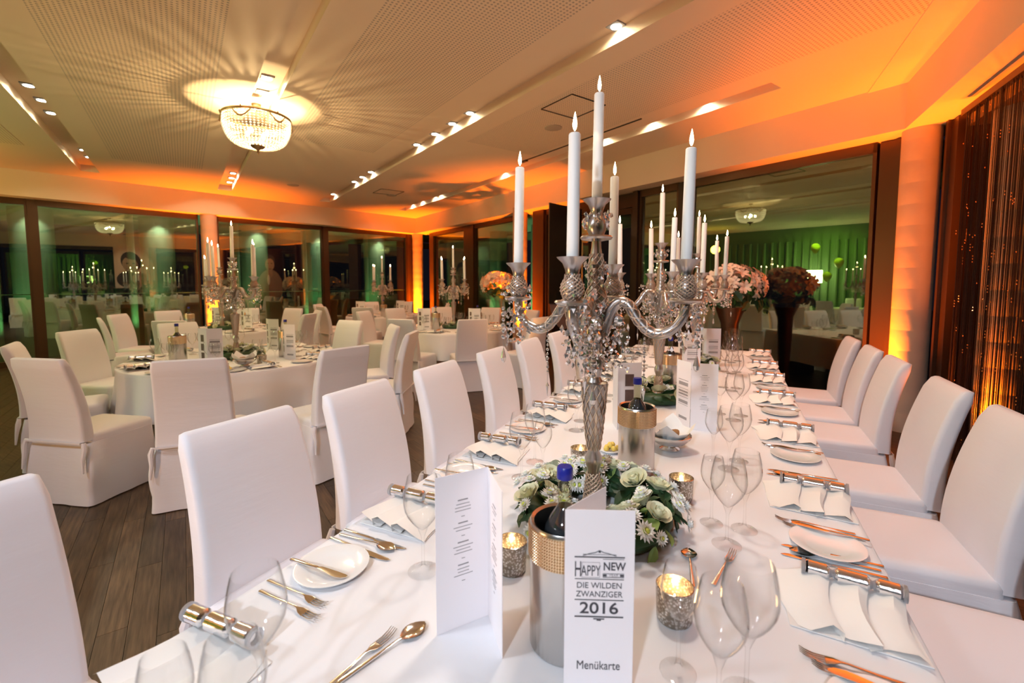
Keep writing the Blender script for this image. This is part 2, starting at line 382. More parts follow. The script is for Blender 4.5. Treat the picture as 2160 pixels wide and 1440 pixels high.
# left window wall
for s0, s1 in [(.12, 2.61), (2.73, 5.15), (5.50, 7.98), (8.08, 10.9)]:
    window('window_%d' % wn, on_left(s0, G), on_left(s1, G), nL, 0, 3.0); wn += 1
for i, (s0, s1) in enumerate([(-.05, .12), (2.61, 2.73), (7.98, 8.08), (10.9, 11.1)]):
    struct('wall_left_post_%d' % (i + 1), MB().prism([tuple(on_left(s0, G - .07)), tuple(on_left(s1, G - .07)), tuple(on_left(s1, G + .08)), tuple(on_left(s0, G + .08))], 0, 2.99).mesh('panel', 'bronze', False))
# curtain side: frames + glass behind the bead curtain
for k, y0 in enumerate((5.62, 3.3, 1.0, -1.3, -3.6, -5.9)):
    window('window_%d' % wn, Vector((2.22, y0)), Vector((2.22, y0 - 2.2)), Vector((1, 0)), 0, 2.8, frame='dark_bronze'); wn += 1
struct('wall_curtain_side', MB().box((1.9, -1.7, 2.93), (.20, 14.2, .13)).box((2.1, 5.66, 1.5), (.72, .05, 3)).box((1.80, 5.58, 1.5), (.06, .14, 2.98)).mesh('panel', 'bronze', False))
struct('trim_5', MB().box((2.05, -1.7, 3.02), (.6, 14.8, .03)).mesh('trim', 'plaster', False))
# concrete columns with board rings
def column(name, c, r=.155, label=None, z1=3.0, m='concrete'):
    prof = []; z = 0
    while z < z1 - .05:
        prof += [(r - .0005, z), (r, z + .006), (r, z + .20), (r - .0005, z + .206)]; z += .2065
    prof.append((r, z1))
    return struct(name, MB().lathe(prof, 28).mesh(name, m), None, (c.x, c.y, 0))
K = [A + dR * -.09 + nR * .17, on_right(6.43, .12), on_left(5.33, .18), B + (nL + nR).normalized() * .2, Vector((1.98, 5.02)), Vector((1.70, 3.42))]
for i, c in enumerate(K): column('column_%d' % (i + 1), c)
# wall_back: pleated green curtain with pilasters
bdir = Vector((.8, -.6)); W0 = Vector((-12.1, .83))
wb = struct('wall_back', MB().prism([tuple(W0), tuple(W0 + bdir * 17.6), tuple(W0 + bdir * 17.6 + Vector((-.6, -.8)) * .2), tuple(W0 + Vector((-.6, -.8)) * .2)], 0, 3.6).mesh('wall_back', 'green_cloth', False))
pl = MB()
for i in range(70):
    c = W0 + bdir * (.2 + i * .25) + Vector((.6, .8)) * .06
    pl.lathe([(.05 if i % 3 else .035, 0), (.05 if i % 3 else .03, 2.95)], 8, (c.x, c.y, .02))
obj('curtain_pleats', pl.mesh('curtain_pleats', 'green_cloth'), wb, kind='stuff')
# outside: canopy, terrace, columns, glass balustrade, low city dark
ext = [(-13.6, -3.0), (-10.6, 14.3), (3.8, 6.8)]
struct('terrace_ground', MB().box((-6, 6, -.2), (60, 60, .1)).mesh('terrace_ground', 'dark_wood', False))
canL = MB().prism([tuple(D - dL * -2 + nL * .6), tuple(B + nL * .6 + nR * .6), tuple(B + nL * 3.0 + nR * 3.0), tuple(D - dL * -2 + nL * 3.0)], 3.02, 3.15)
canL.prism([tuple(A + nR * .6), tuple(B + nL * .6 + nR * .6), tuple(B + nL * 3.0 + nR * 3.0), tuple(A + nR * 3.0)], 3.02, 3.15)
struct('canopy', canL.mesh('canopy', 'grey_paint', False))
struct('canopy_beam_1', MB().prism([tuple(on_left(-3, 2.75)), tuple(on_left(12, 2.75)), tuple(on_left(12, 2.95)), tuple(on_left(-3, 2.95))], 2.82, 3.02).mesh('beam', 'grey_paint', False))
struct('canopy_beam_2', MB().prism([tuple(on_right(-1, 2.75)), tuple(on_right(14, 2.75)), tuple(on_right(14, 2.95)), tuple(on_right(-1, 2.95))], 2.82, 3.02).mesh('beam', 'grey_paint', False))
EXL = [8.02, 5.98, 3.9, 2.2, .3]
gi = 0
for i, s in enumerate(EXL):
    c = on_left(s, 1.9); column('outside_column_%d' % (i + 1), c, .33, z1=3.02, m='grey_paint')
    q = on_left(s, 1.25)
    lamp('SPOT', 'terrace_downlight_beam', (q.x, q.y, 2.98), 60, (.8, 1, .62), .04, (c.x, c.y, 1.5), 80, .5)
    p2 = on_left(s + .55, 1.45); column('outside_post_%d' % (i + 1), p2, .07, z1=3.02, m='grey_paint')
    g = on_left(s + .45, .95); lamp('SPOT', 'terrace_green_uplight', (g.x, g.y, .15), 110, (.42, 1, .40), .05, (p2.x, p2.y, 2.2), 75, .6)
    d_ = MB().lathe([(.05, 0), (.05, .006)], 16).mesh('glow', 'downlight_glow', False)
    thing('terrace_downlight', 'round white downlight in the terrace canopy, %s from the room corner' % ORD[len(EXL) - 1 - i], 'ceiling light', (q.x, q.y, 3.012), me=d_)
for i, s in enumerate([9.9, 7.9]):
    c = on_right(s, 1.9); column('outside_column_%d' % (i + 6), c, .26, z1=3.02, m='grey_paint')
    g = on_right(s, .95); lamp('SPOT', 'terrace_green_uplight', (g.x, g.y, .15), 130, (.42, 1, .40), .05, (c.x, c.y, 2.0), 75, .6)
for nm, f0, s0, s1 in (('terrace_rail_1', on_left, -.3, 10.8), ('terrace_rail_2', on_right, 2.6, 11.4)):
    p, q = f0(s0, .55), f0(s1, .55); d_ = q - p; a = math.atan2(d_.y, d_.x); r = struct(nm, None, None, (p.x, p.y, 0), a)
    obj('handrail', MB().box((d_.length / 2, 0, 1.29), (d_.length, .03, .018)).mesh('handrail', mat('rail_edge_' + nm[-1], (.45, .75, .55), .2, spec=.8), False), r)
    obj('glass_panel', MB().box((d_.length / 2, 0, .66), (d_.length, .012, 1.22)).mesh('glass_panel', 'rail_glass', False), r)

# orange uplights: floor cans (a thing each) with their beams
def can_proto():
    b = MB().lathe([(.0, .0), (.055, 0), (.075, .02), (.075, .13), (.07, .14), (.062, .135), (.06, .10), (0.001, .10)], 20, cap0=False, cap1=False)
    t = MB().tube([(-.085, 0, .0), (-.085, 0, .08), (-.07, 0, .08)], .006).tube([(.085, 0, .0), (.085, 0, .08), (.07, 0, .08)], .006)
    PROTO['uplight'] = (None, [P('housing', b.mesh('housing', 'black_metal')), P('bracket', t.mesh('bracket', 'black_metal')),
                               P('lens', MB().lathe([(.058, .104), (.058, .108)], 20).mesh('lens', mat('orange_lens', (1, .3, 0), .3, emit=(1, .3, .02), estr=25), False))])
can_proto()
ups = [(K[0] + dR * .33 - nR * .24, K[0], 215, 'beside the concrete column by the bead curtain'),
       (K[1] + dR * -.48 - nR * .30, K[1], 280, 'at the column beside the terrace door'),
       (K[2] - nL * .42, K[2], 360, 'at the column in the left window wall'),
       (K[3] - (nL + nR).normalized() * .5, K[3], 500, 'in the far corner of the room'),
       (Vector((1.84, 4.86)), K[4], 110, 'behind the bead curtain'),
       (Vector((1.36, 3.22)), K[5], 60, 'at the column beside the portrait poster of the woman')]
for p, k, e, lb in ups:
    put('uplight', 'black floor uplight shining orange ' + lb, 'uplight', (p.x, p.y, 0))
    t = (k - p) * .55 + p
    lamp('SPOT', 'orange_uplight_beam', (p.x, p.y, .16), e * 3.6, ORANGE, .05, (t.x, t.y, 3.0), 84, 1.0)
    lamp('SPOT', 'orange_uplight_beam', (p.x, p.y, .17), e * .85, ORANGE, .04, (k.x, k.y, 1.35), 52, .8)
# low orange wash on the ceiling from the uplights near the bulkheads
# ------------------------------------------------------------------ bead curtain
bc = thing('bead_curtain', 'dark brown string curtain with amber beads in front of the right wall', 'curtain', (1.66, 0, 0))
sm = MB(); bd = MB()
y = 4.98; n_ = 0
while y > 2.2:
    x = R_.uniform(-.02, .02); ztop = 2.86 - .25 * max(0, min(1, (4.6 - y) / 2)) * 0
    sm.box((x, y, 1.46), (.0022, .0035, 2.80)); n_ += 1
    y -= R_.uniform(.006, .011)
for k in range(260):
    yy = R_.uniform(2.3, 4.95); z = R_.uniform(.1, 2.8); x = R_.uniform(-.03, .0)
    for q in range(R_.choice((1, 1, 2, 2, 3))): bd.octa((x - .012, yy, z - q * .022), .0042, .006)
for k in range(9):
    yy = R_.uniform(2.8, 4.9); z = R_.uniform(.9, 2.2)
    for q in range(9): bd.octa((-.03, yy, z - q * .011), .003, .004)
obj('strings', sm.mesh('strings', 'black_string', False), bc, kind='stuff'); obj('beads', bd.mesh('beads', 'amber_bead', False), bc, kind='stuff')
obj('curtain_rail', MB().box((0, 3.5, 2.885), (.05, 3.1, .05)).mesh('curtain_rail', 'bronze', False), bc)

# ceiling fittings
DL = [(-6.333, 2.107), (-6.709, 2.328), (-7.111, 2.54), (-8.641, 3.416), (-9.046, 3.64), (-8.06, 5.27), (-8.45, 5.49), (-8.84, 5.70), (-4.06, 3.03), (-4.40, 3.22)]
dlf = MB().box((0, 0, 0), (.12, .12, .012)).mesh('frame', 'grey_sign', False); dlg = MB().lathe([(.042, -.009), (.042, -.006)], 16).mesh('lamp_face', 'downlight_glow', False)
DL = [(x * 1.052, y * 1.052) for x, y in DL]
PROTO['downlight'] = (None, [P('frame', dlf), P('lamp_face', dlg)])
def downlight(x, y, label, e=16, shift=0, colr=(1, .86, .56), size=.03):
    put('downlight', label, 'ceiling light', (x, y, 3.553), aR)
    lamp('SPOT', 'downlight_beam', (x, y, 3.535), e * 1.25, colr, size, (x, y, 0), 165, .3)
gp = 'square downlights in the left ceiling channel'
for i, (x, y) in enumerate(DL[:5]): downlight(x, y, 'square recessed downlight in the leftmost ceiling channel, %s from the camera' % ORD[i], 14)
for i, (x, y) in enumerate(DL[5:8]): downlight(x, y, 'square downlight beyond the chandelier in its ceiling channel, %s' % ORD[i], 14)
for i, (x, y) in enumerate(DL[8:]): downlight(x, y, 'bright square downlight just before the chandelier, %s' % ('closer to the chandelier' if i else 'farther from the chandelier'), 22)
def ch_at(b, lst, nm, e):
    for i, a in enumerate(lst):
        p = loc2w(a, b); downlight(p.x, p.y, 'small downlight in the %s ceiling channel, %s from the camera' % (nm, ORD[i]), e)
def e1(u): return u
ch_at(2.90, [2.6, 4.9, 5.35, 5.85, 6.45, 8.5, 9.0, 9.5, 11.1], 'third', 9)
ch_at(4.90, [3.05, 3.8, 4.6, 7.1, 9.7, 10.0, 10.7, 11.3], 'rightmost', 9)
hm = MB(); 
for sx, sy, cx, cy_ in ((.5, .012, 0, .25), (.5, .012, 0, -.25), (.012, .5, .25, 0), (.012, .5, -.25, 0)): hm.box((cx, cy_, 0), (sx, sy, .006))
hm = hm.mesh('hatch_joint', 'dark_inside', False)
tag(obj('ceiling_hatch', hm, None, (-1.66, 4.98, ZC - .004), aR), 'square access hatch in the ceiling above the long table', 'hatch')
tag(obj('ceiling_hatch', hm, None, (-6.72, 7.79, ZC - .004), aR), 'square access hatch in the ceiling near the far corner', 'hatch')
spk = MB().lathe([(.11, 0), (.11, -.008), (.09, -.014), (.001, -.016)], 24).mesh('grille', 'speaker_grille')
for (x, y, lb) in ((-2.096, 5.519, 'beside the nearer access hatch'), (-7.95, 6.41, 'between the two middle channels'), (-6.9, 8.1, 'beside the farther access hatch')):
    tag(obj('ceiling_speaker', spk, None, (x, y, ZC)), 'round flush ceiling speaker ' + lb, 'speaker')
p0, p1 = Vector((-3.25, 6.72)), Vector((-.94, 6.63))
slot = (p1 - p0)
tag(obj('ceiling_track', MB().box((0, 0, 0), (2.3, .02, .01)).box((1.15, 0, -.01), (.14, .05, .02)).mesh('track', 'dark_inside', False), None, (-2.05, 6.22, ZC - .004), aR), 'thin dark slot track in the ceiling beside the right windows', 'track')

# ------------------------------------------------------------------ chandelier
def chandelier(loc):
    t = thing('chandelier', 'crystal basket chandelier with brass rim hanging from the ceiling', 'chandelier', loc)
    rr, z0, z1 = .335, -.15, -.45
    obj('canopy', MB().lathe([(.001, 0), (.05, 0), (.045, -.02), (.012, -.03)], 16).mesh('canopy', 'brass'), t)
    ch = MB(); ch.tube([(0, 0, -.02), (.0, 0, z0 + .07)], .006)
    for k in range(3): a = k * 2 * PI / 3; ch.tube([(0, 0, z0 + .08), (rr * math.cos(a), rr * math.sin(a), z0)], .005)
    obj('chain', ch.mesh('chain', 'brass'), t)
    rim = MB().lathe([(rr - .012, z0 - .01), (rr + .008, z0 - .012), (rr + .014, z0), (rr + .006, z0 + .014), (rr - .012, z0 + .01)], 48, cap0=False, cap1=False)
    rim.f += [(4 * 48 + j, 4 * 48 + (j + 1) % 48, (j + 1) % 48, j) for j in range(48)]
    obj('rim', rim.mesh('rim', 'brass'), t)
    for k in range(6):
        a0 = k * PI / 3; sw = MB()
        pts = []
        for i in range(11):
            u = i / 10; a = a0 + (u - .5) * .55; zz = z0 - .012 - .075 * math.sin(PI * u); r = rr + .012
            pts.append((r * math.cos(a), r * math.sin(a), zz))
        sw.tube(pts, [.004 + .006 * math.sin(PI * i / 10) for i in range(11)])
        for i in (3, 5, 7): sw.octa(pts[i], .012, .016)
        c = (rr * math.cos(a0) * 1.03, rr * math.sin(a0) * 1.03, z0 + .012); sw.octa(c, .012, .022)
        obj('swag', sw.mesh('swag', 'brass'), t)
    def rad(u): return .09 + (rr - .09) * math.cos(u * PI / 2 * .97) ** .62
    bd_ = MB(); cg = MB(); rows = 17
    for i in range(rows + 1):
        u = i / rows; r = rad(u); z = z0 - .02 + (z1 - z0 + .02) * math.sin(u * PI / 2) ** 1.0
        n = 54 if i < 11 else int(2 * PI * r / .034)
        for j in range(n):
            a = 2 * PI * (j + .5 * (i % 2) * 0) / n
            tl = Matrix.Rotation(a, 3, 'Z')
            bd_.octa((r * math.cos(a), r * math.sin(a), z), .0135, .0105, tl)
        if i % 2 == 0: cg.tube([(r * .99 * math.cos(2 * PI * j / 32), r * .99 * math.sin(2 * PI * j / 32), z - .011) for j in range(33)], .0016, 4)
    obj('bead_basket', bd_.mesh('bead_basket', 'chandelier_bead', False), t, kind='stuff'); obj('basket_rings', cg.mesh('basket_rings', 'brass'), t)
    obj('finial', MB().lathe([(.001, z1 + .005), (.075, z1), (.06, z1 - .018), (.02, z1 - .035), (.008, z1 - .05), (.016, z1 - .062), (.008, z1 - .075), (.001, z1 - .10)], 20, cap0=False, cap1=False).mesh('finial', 'brass'), t)
    for k in range(4):
        a = k * PI / 2 + .4
        obj('bulb', MB().ball((.11 * math.cos(a), .11 * math.sin(a), -.31), .022, 8, 1.4).mesh('bulb', 'bulb'), t)
    return t
CHX = (-4.78, 3.42)
chandelier((CHX[0], CHX[1], ZC + .01))
lamp('POINT', 'chandelier_light', (CHX[0], CHX[1], ZC - .26), 60, (1, .72, .36), .012)
lamp('POINT', 'chandelier_light', (CHX[0] + .08, CHX[1] + .05, ZC - .30), 40, (1, .72, .36), .012)

# ================================================================== FURNITURE
def chair_parts():
    # faces +Y; origin on the floor under the seat centre
    rs = []
    for i in range(13):
        u = i / 12; z = .44 + u * .565
        w_ = .455 - .035 * u; d_ = .088 - .022 * u; yc = -.205 - .10 * u ** 1.6 + .012 * math.sin(u * PI)
        if i == 12: w_ -= .012; d_ -= .018
        r = .022
        rs.append([(x, y + yc, z) for x, y in rrect(w_, d_, r)])
    w_, d_ = .385, .02; rs.append([(x, y - .305, 1.012) for x, y in rrect(w_, d_, .009)])
    back = MB().rings(rs).mesh('backrest', 'chair_cloth', ang=60)
    rs = []
    for z, g in ((.40, 0), (.455, 0), (.472, -.006), (.48, -.02), (.483, -.05)):
        rs.append([(x * (1 + .0), y + .03, z + (.006 * math.cos(x * 6) if z > .46 else 0)) for x, y in rrect(.47 + g * 2, .44 + g * 2, .03 + max(0, g))])
    seat = MB().rings(rs).mesh('seat', 'chair_cloth', ang=60)
    rs = []; base = rrect(.474, .47, .03, 7); dense = []
    for i in range(len(base)):
        a, b = Vector(base[i]), Vector(base[(i + 1) % len(base)]); k = max(1, int((b - a).length / .035))
        for q in range(k): dense.append(a + (b - a) * q / k)
    for i in range(9):
        u = i / 8; z = .425 - u * .418; ring = []
        for j, p in enumerate(dense):
            d = p.normalized(); an = math.atan2(p.y, p.x)
            flare = 1 + .10 * u + .014 * u * math.sin(an * 11 + 1.3)
            bk = .0
            if p.y < -.15 and abs(p.x) > .15: bk = .026 * math.sin(PI * min(1, u * 1.3)) + .006 * u
            ring.append((p.x * flare + (bk * (1 if p.x > 0 else -1)), p.y * (flare + .03 * u) + .012 - bk * .4, z))
        rs.append(ring)
    skirt = MB().rings(rs, True, False).mesh('skirt', 'chair_cloth', ang=60)
    tie = MB()
    for sx in (-1, 1):
        tie.tube([(sx * .236, -.245, .44), (sx * .247, -.250, .40), (sx * .243, -.262, .33), (sx * .250, -.272, .24)], [.012, .017, .012, .006], 8)
    tie.box((0, -.258, .437), (.45, .006, .012))
    tie = tie.mesh('pleat_tie', 'chair_cloth')
    PROTO['dining_chair'] = (None, [P('backrest', back), P('seat', seat), P('skirt', skirt), P('pleat_tie', tie)])
chair_parts()
def chair(x, y, face, label, group):
    a = math.atan2(face[1], face[0]) - PI / 2
    return put('dining_chair', label, 'chair', (x, y, 0), a, group)
gl = 'covered chairs along the long table'
LY = [.30, 1.03, 1.61, 2.24, 2.95, 3.60, 4.30, 5.0]
for i, y in enumerate(LY):
    chair(-1.278 - R_.uniform(0, .02), y, (1, R_.uniform(-.03, .03)), 'white covered chair on the room side of the long table, %s from the camera' % ORD[i], gl)
RY = [1.02, 1.64, 2.28, 2.93, 3.73, 4.30, 4.95]
for i, y in enumerate(RY):
    chair(.675, y, (-1, R_.uniform(-.03, .03)), 'white covered chair on the curtain side of the long table, %s from the camera' % ORD[i], gl)

# long table
lt = thing('long_table', 'long dining table hidden under the white cloth', 'table', (-.331, 2.85, 0))
obj('tabletop', MB().box((0, 0, .73), (1.38, 5.5, .03)).mesh('tabletop', 'dark_wood', False), lt)
for sx in (-1, 1):
    for yy in (-2.5, -.8, .9, 2.55): obj('leg', MB().box((sx * .55, yy, .357), (.05, .05, .714)).mesh('leg', 'black_metal', False), lt)
def long_cloth():
    mb = MB(); L_, W_ = 5.62, 1.439; rs = []
    def ring(w_, l_, z, amp=0):
        pts = rrect(w_, l_, .03, 6); out = []
        for i in range(len(pts)):
            a, b = Vector(pts[i]), Vector(pts[(i + 1) % len(pts)]); k = 1 if (i % 6) != 5 else (70 if (i // 6) % 2 else 18)
            for q in range(k):
                p = a + (b - a) * q / k; s_ = (p.x + p.y * 1.0); n = p.normalized()
                dx = amp * math.sin(s_ * 14 + math.sin(s_ * 3)); out.append((p.x + (dx if abs(p.x) > w_ / 2 - .01 else 0), p.y + (dx if abs(p.y) > l_ / 2 - .01 else 0), z))
        return out
    rs = [ring(W_ + .03, L_ + .03, .33, .012), ring(W_ + .015, L_ + .015, .55, .006), ring(W_ + .004, L_ + .004, .70), ring(W_, L_, .742), ring(W_ - .012, L_ - .012, .749), ring(W_ - .04, L_ - .04, .75)]
    return mb.rings(rs, False, True).mesh('tablecloth', 'table_cloth', ang=60)
tag(obj('tablecloth', long_cloth(), None, (-.331, 2.86, 0)), 'white cloth over the long dining table', 'tablecloth')
TZ = .7505

# ------------------------------------------------------------------ tableware prototypes
def wine_glass(h, rb, rt, stem, foot, seg=20):
    zb = stem
    out = [(foot, .0), (foot, .002), (foot * .5, .006), (.006, .012), (.0038, .03), (.0038, zb - .015), (.008, zb - .002)]
    n = 9
    for i in range(1, n + 1):
        u = i / n; r = rb * math.sin(min(1, u * 1.75) * PI / 2) if u < .57 else rb + (rt - rb) * ((u - .57) / .43) ** 1.5
        out.append((r, zb + (h - zb) * u ** 1.05))
    th = .0012
    inn = [(max(.0005, r - th), z + (.003 if k == 0 else 0)) for k, (r, z) in enumerate(out[7:][::-1])] + [(.002, zb + .006)]
    inn[0] = (out[-1][0] - th, h)
    return MB().lathe([(.001, 0)] + out + inn, seg, cap0=False, cap1=True).mesh('wine_glass', 'clear_glass', ang=70)
PROTO['wine_glass'] = (wine_glass(.245, .044, .034, .105, .037), [])
PROTO['water_glass'] = (wine_glass(.255, .049, .038, .105, .040), [])
PROTO['white_wine_glass'] = (wine_glass(.215, .036, .028, .10, .034), [])
PROTO['small_far_glass'] = (wine_glass(.225, .040, .032, .10, .036, 10), [])
def plate(r):
    return MB().lathe([(.001, .004), (r * .55, .004), (r * .62, .006), (r * .97, .014), (r, .0135), (r * .99, .011), (r * .62, .001), (r * .5, 0), (.001, 0)], 36, cap0=False, cap1=False).mesh('plate', 'porcelain', ang=80)
PROTO['bread_plate'] = (plate(.094), [])
def knife(L_=.235, butter=False):
    b = MB(); hl = L_ * .5
    h = MB().rings([[(x, yy, z + .0022) for x, z in rrect(w_, t_, .0012, 3)] for yy, w_, t_ in ((0, .009, .004), (.003, .0105, .0045), (hl * .97, .0085, .0045), (hl, .006, .004))])
    bl = MB(); pts = []
    prof = [(hl, .004, -.004), (hl + .006, .0075 if not butter else .004, -.0075), (hl + .05, .0095 if not butter else .012, -.0075), (L_ - .03, .009 if not butter else .014, -.0072), (L_ - .010, .004 if not butter else .010, -.0066), (L_, -.003 if not butter else .002, -.004)]
    rs = [[(x1, yy, .0016), (x1, yy, .0028), ((x0 + x1) / 2, yy, .0032), (x0, yy, .0026), (x0, yy, .0018), ((x0 + x1) / 2, yy, .0012)] for yy, x1, x0 in prof]
    bl.rings(rs)
    return [P('handle', h.mesh('handle', 'cutlery_steel')), P('blade', bl.mesh('blade', 'cutlery_steel', ang=25))]
PROTO['table_knife'] = (None, knife()); PROTO['butter_knife'] = (None, knife(.19, True))
def handle(L_):
    return MB().rings([[(x, yy, z + zz) for x, z in rrect(w_, t_, .0012, 3)] for yy, w_, t_, zz in ((0, .0095, .003, .002), (.003, .011, .0032, .002), (L_ * .6, .0065, .0034, .0045), (L_ * .92, .0045, .0032, .008), (L_, .006, .0026, .0075))]).mesh('handle', 'cutlery_steel')
def fork(L_=.21):
    hd = MB(); y0 = L_ * .66
    hd.rings([[(x, yy, z + zz) for x, z in rrect(w_, .0018, .0008, 3)] for yy, w_, zz in ((y0, .006, .0075), (y0 + .012, .018, .0055), (y0 + .026, .022, .003))])
    for k in range(4):
        x = -.0087 + k * .0058; hd.tube([(x, y0 + .025, .003), (x, y0 + .045, .0025), (x * .95, y0 + .06, .006), (x * .9, y0 + .07, .011)], [.0016, .0014, .0012, .0006], 5)
    return [P('handle', handle(y0)), P('tines', hd.mesh('tines', 'cutlery_steel'))]
def spoon(L_=.205):
    bw = MB(); y0 = L_ * .70; rs = []
    for i in range(9):
        u = i / 8; w_ = .021 * math.sin(PI * (u * .92 + .06)) ** .75; yy = y0 + u * (L_ - y0)
        dz = -.005 * math.sin(PI * u)
        rs.append([(-w_, yy, .0075), (-w_ * .6, yy, .005 + dz * .7), (0, yy, .003 + dz * .45), (w_ * .6, yy, .005 + dz * .7), (w_, yy, .0075), (w_ * .6, yy, .0062 + dz * .7), (0, yy, .0042 + dz * .45), (-w_ * .6, yy, .0062 + dz * .7)])
    return [P('handle', handle(y0)), P('bowl', bw.rings(rs).mesh('bowl', 'cutlery_steel'))]
PROTO['fork'] = (None, fork()); PROTO['dessert_fork'] = (None, fork(.17)); PROTO['soup_spoon'] = (None, spoon()); PROTO['dessert_spoon'] = (None, spoon(.165))
def cracker():
    r = .0185; L_ = .205
    def seg(a, b): return MB().lathe([(.009, a), (r * .8, a + .004), (r, a + .008), (r, b - .008), (r * .8, b - .004), (.009, b)], 20)
    rot = Matrix.Rotation(-PI / 2, 4, 'X') ; up = Matrix.Translation((0, 0, r))
    def fin(mb, m): return mb.xf(up @ rot).mesh('segment', m)
    parts = [P('end_tube', fin(seg(0.006, .060), 'silver_foil')), P('middle_tube', fin(seg(.066, .139), 'silver_foil')), P('end_tube', fin(seg(.145, .199), 'silver_foil'))]
    for a in (0, .197): parts.append(P('glitter_band', fin(MB().lathe([(r + .0008, a), (r + .0012, a + .008), (r * .7, a + .0081), (r * .7, a)], 20, cap0=False, cap1=False), 'glitter')))
    for a in (.060, .139): parts.append(P('crimp', fin(MB().lathe([(.013, a - .004), (.0085, a + .003), (.013, a + .010)], 12), 'glitter')))
    return (None, parts)
PROTO['party_cracker'] = cracker()
def napkin(variant=0):
    # pleated linen folded in three steps; long axis along Y (towards the table centre)
    rr = random.Random(variant); mb = MB(); n = 26; rows = 12
    th = [0.0]; prof = []
    zz = [(0, .012), (.018, .02), (.06, .007), (.075, .005), (.055, .004), (.052, .015), (.07, .021), (.12, .008), (.138, .005), (.115, .004), (.112, .015), (.13, .020), (.185, .006), (.205, .003)]
    rs = []
    for k, (y, z) in enumerate(zz):
        ring = []
        for j in range(8):
            u = j / 7; x = -.10 + .20 * u + (k * .0012) + .010 * (k % 3 - 1) * (1 - u)
            ring.append((x, y * (1.18 + .22 * (u - .5)) + .012 * math.sin(u * 4 + variant) + (.016 * (1 - u) if k in (3, 4, 5, 9, 10, 11) else 0), z * (1.0 + .9 * u) + .0006))
        rs.append(ring)
    v = [p for r in rs for p in r]; f = []
    for i in range(len(rs) - 1):
        for j in range(7): f.append((i * 8 + j, i * 8 + j + 1, (i + 1) * 8 + j + 1, (i + 1) * 8 + j))
    mb.add(v, f)
    mb.add([(-.098, -.005, .001), (.10, .004, .001), (.105, .25, .001), (-.09, .235, .001), (-.098, -.005, .004), (.10, .004, .004), (.105, .25, .003), (-.09, .235, .003)], [(0, 1, 2, 3), (4, 5, 6, 7), (0, 1, 5, 4), (1, 2, 6, 5), (2, 3, 7, 6), (3, 0, 4, 7)])
    return mb.mesh('napkin', 'napkin_cloth', ang=50)
for k in range(3): PROTO['napkin%d' % k] = (napkin(k), [])
def votive():
    cup = MB().lathe([(.001, 0), (.036, 0), (.038, .004), (.041, .078), (.0385, .079), (.036, .01), (.001, .008)], 24, cap0=False, cap1=False)
    wx = MB().lathe([(.034, .010), (.0345, .03), (.03, .032), (.001, .031)], 20, cap0=True, cap1=False)
    return (None, [P('glass_cup', cup.mesh('glass_cup', 'mercury_glass')), P('candle', wx.mesh('candle', 'candle_glow'), subs=[('flame', MB().lathe([(.001, .034), (.004, .040), (.003, .050), (.0005, .058)], 8).mesh('flame', 'flame'), (0, 0, 0), 0)])])
PROTO['votive'] = votive()
def cooler(far=False):
    sg = 20 if far else 40; r = .071
    body = MB().lathe([(.001, 0), (r - .004, 0), (r, .005), (r, .262), (r - .002, .266), (r - .008, .262), (r - .008, .02), (.001, .018)], sg, cap0=False, cap1=False).mesh('cooler_body', 'steel_cooler')
    bd_ = MB(); bd_.lathe([(r + .0005, .192), (r + .0012, .194), (r + .0012, .258), (r + .0005, .26)], sg, cap0=False, cap1=False)
    if not far:
        for i in range(11):
            for j in range(84):
                a = 2 * PI * j / 84; bd_.octa(((r + .0022) * math.cos(a), (r + .0022) * math.sin(a), .1955 + i * .006), .0021, .0022, Matrix.Rotation(a, 3, 'Z'))
    band_ = bd_.mesh('rhinestone_band', 'rhinestone', False)
    bt = MB().lathe([(.001, .02), (.04, .02), (.042, .03), (.042, .235), (.040, .25), (.030, .272), (.019, .287), (.0155, .294)], 24, cap0=False, cap1=True).mesh('bottle', 'bottle_glass')
    nk = MB().lathe([(.0155, .293), (.0135, .30), (.0135, .346), (.016, .348), (.016, .354), (.013, .356)], 20).mesh('neck', 'neck_glass')
    cp = MB().lathe([(.0162, .352), (.017, .354), (.0165, .362), (.0165, .373), (.0145, .377), (.001, .378)], 24, cap1=False).mesh('cap', 'blue_cap')
    return body, band_, bt, nk, cp
CB = cooler(); CF = cooler(True)
PROTO['bottle_cooler'] = (None, [P('cooler_body', CB[0]), P('rhinestone_band', CB[1])])
PROTO['water_bottle'] = (None, [P('bottle_body', CB[2]), P('neck', CB[3]), P('cap', CB[4])])
PROTO['bottle_cooler_far'] = (None, [P('cooler_body', CF[0]), P('rhinestone_band', CF[1])])

# menu cards -------------------------------------------------------
def textmesh(body, size, loc, parent, m='ink', rz=0, sx=1, name='lettering'):
    cu = bpy.data.curves.new(name, 'FONT'); cu.body = body; cu.size = size; cu.align_x = 'CENTER'; cu.extrude = .00015; cu.offset = .0004 if body in ('2016', 'NEW') else 0; cu.space_character = 1.0
    o0 = bpy.data.objects.new(name, cu); col.objects.link(o0)
    dg = bpy.context.evaluated_depsgraph_get(); me = bpy.data.meshes.new_from_object(o0.evaluated_get(dg))
    bpy.data.objects.remove(o0); bpy.data.curves.remove(cu); me.materials.clear(); me.materials.append(MATS[m])
    o = bpy.data.objects.new(name, me); col.objects.link(o); o.parent = parent
    o.location = loc; o.rotation_euler = (PI / 2, 0, rz); o.scale = (sx, 1, 1); return o
def bars(rows, x0, y, m='ink_soft', name='small_print'):
    mb = MB()
    for z, w_, h in rows: mb.box((x0, y, z), (w_, .0004, h))
    return mb.mesh(name, m, False)
CW, CHh = .125, .345
def panel_mesh(): return MB().box((CW / 2, 0, CHh / 2), (CW, .0012, CHh)).mesh('panel', 'card', False)
PAN = panel_mesh()
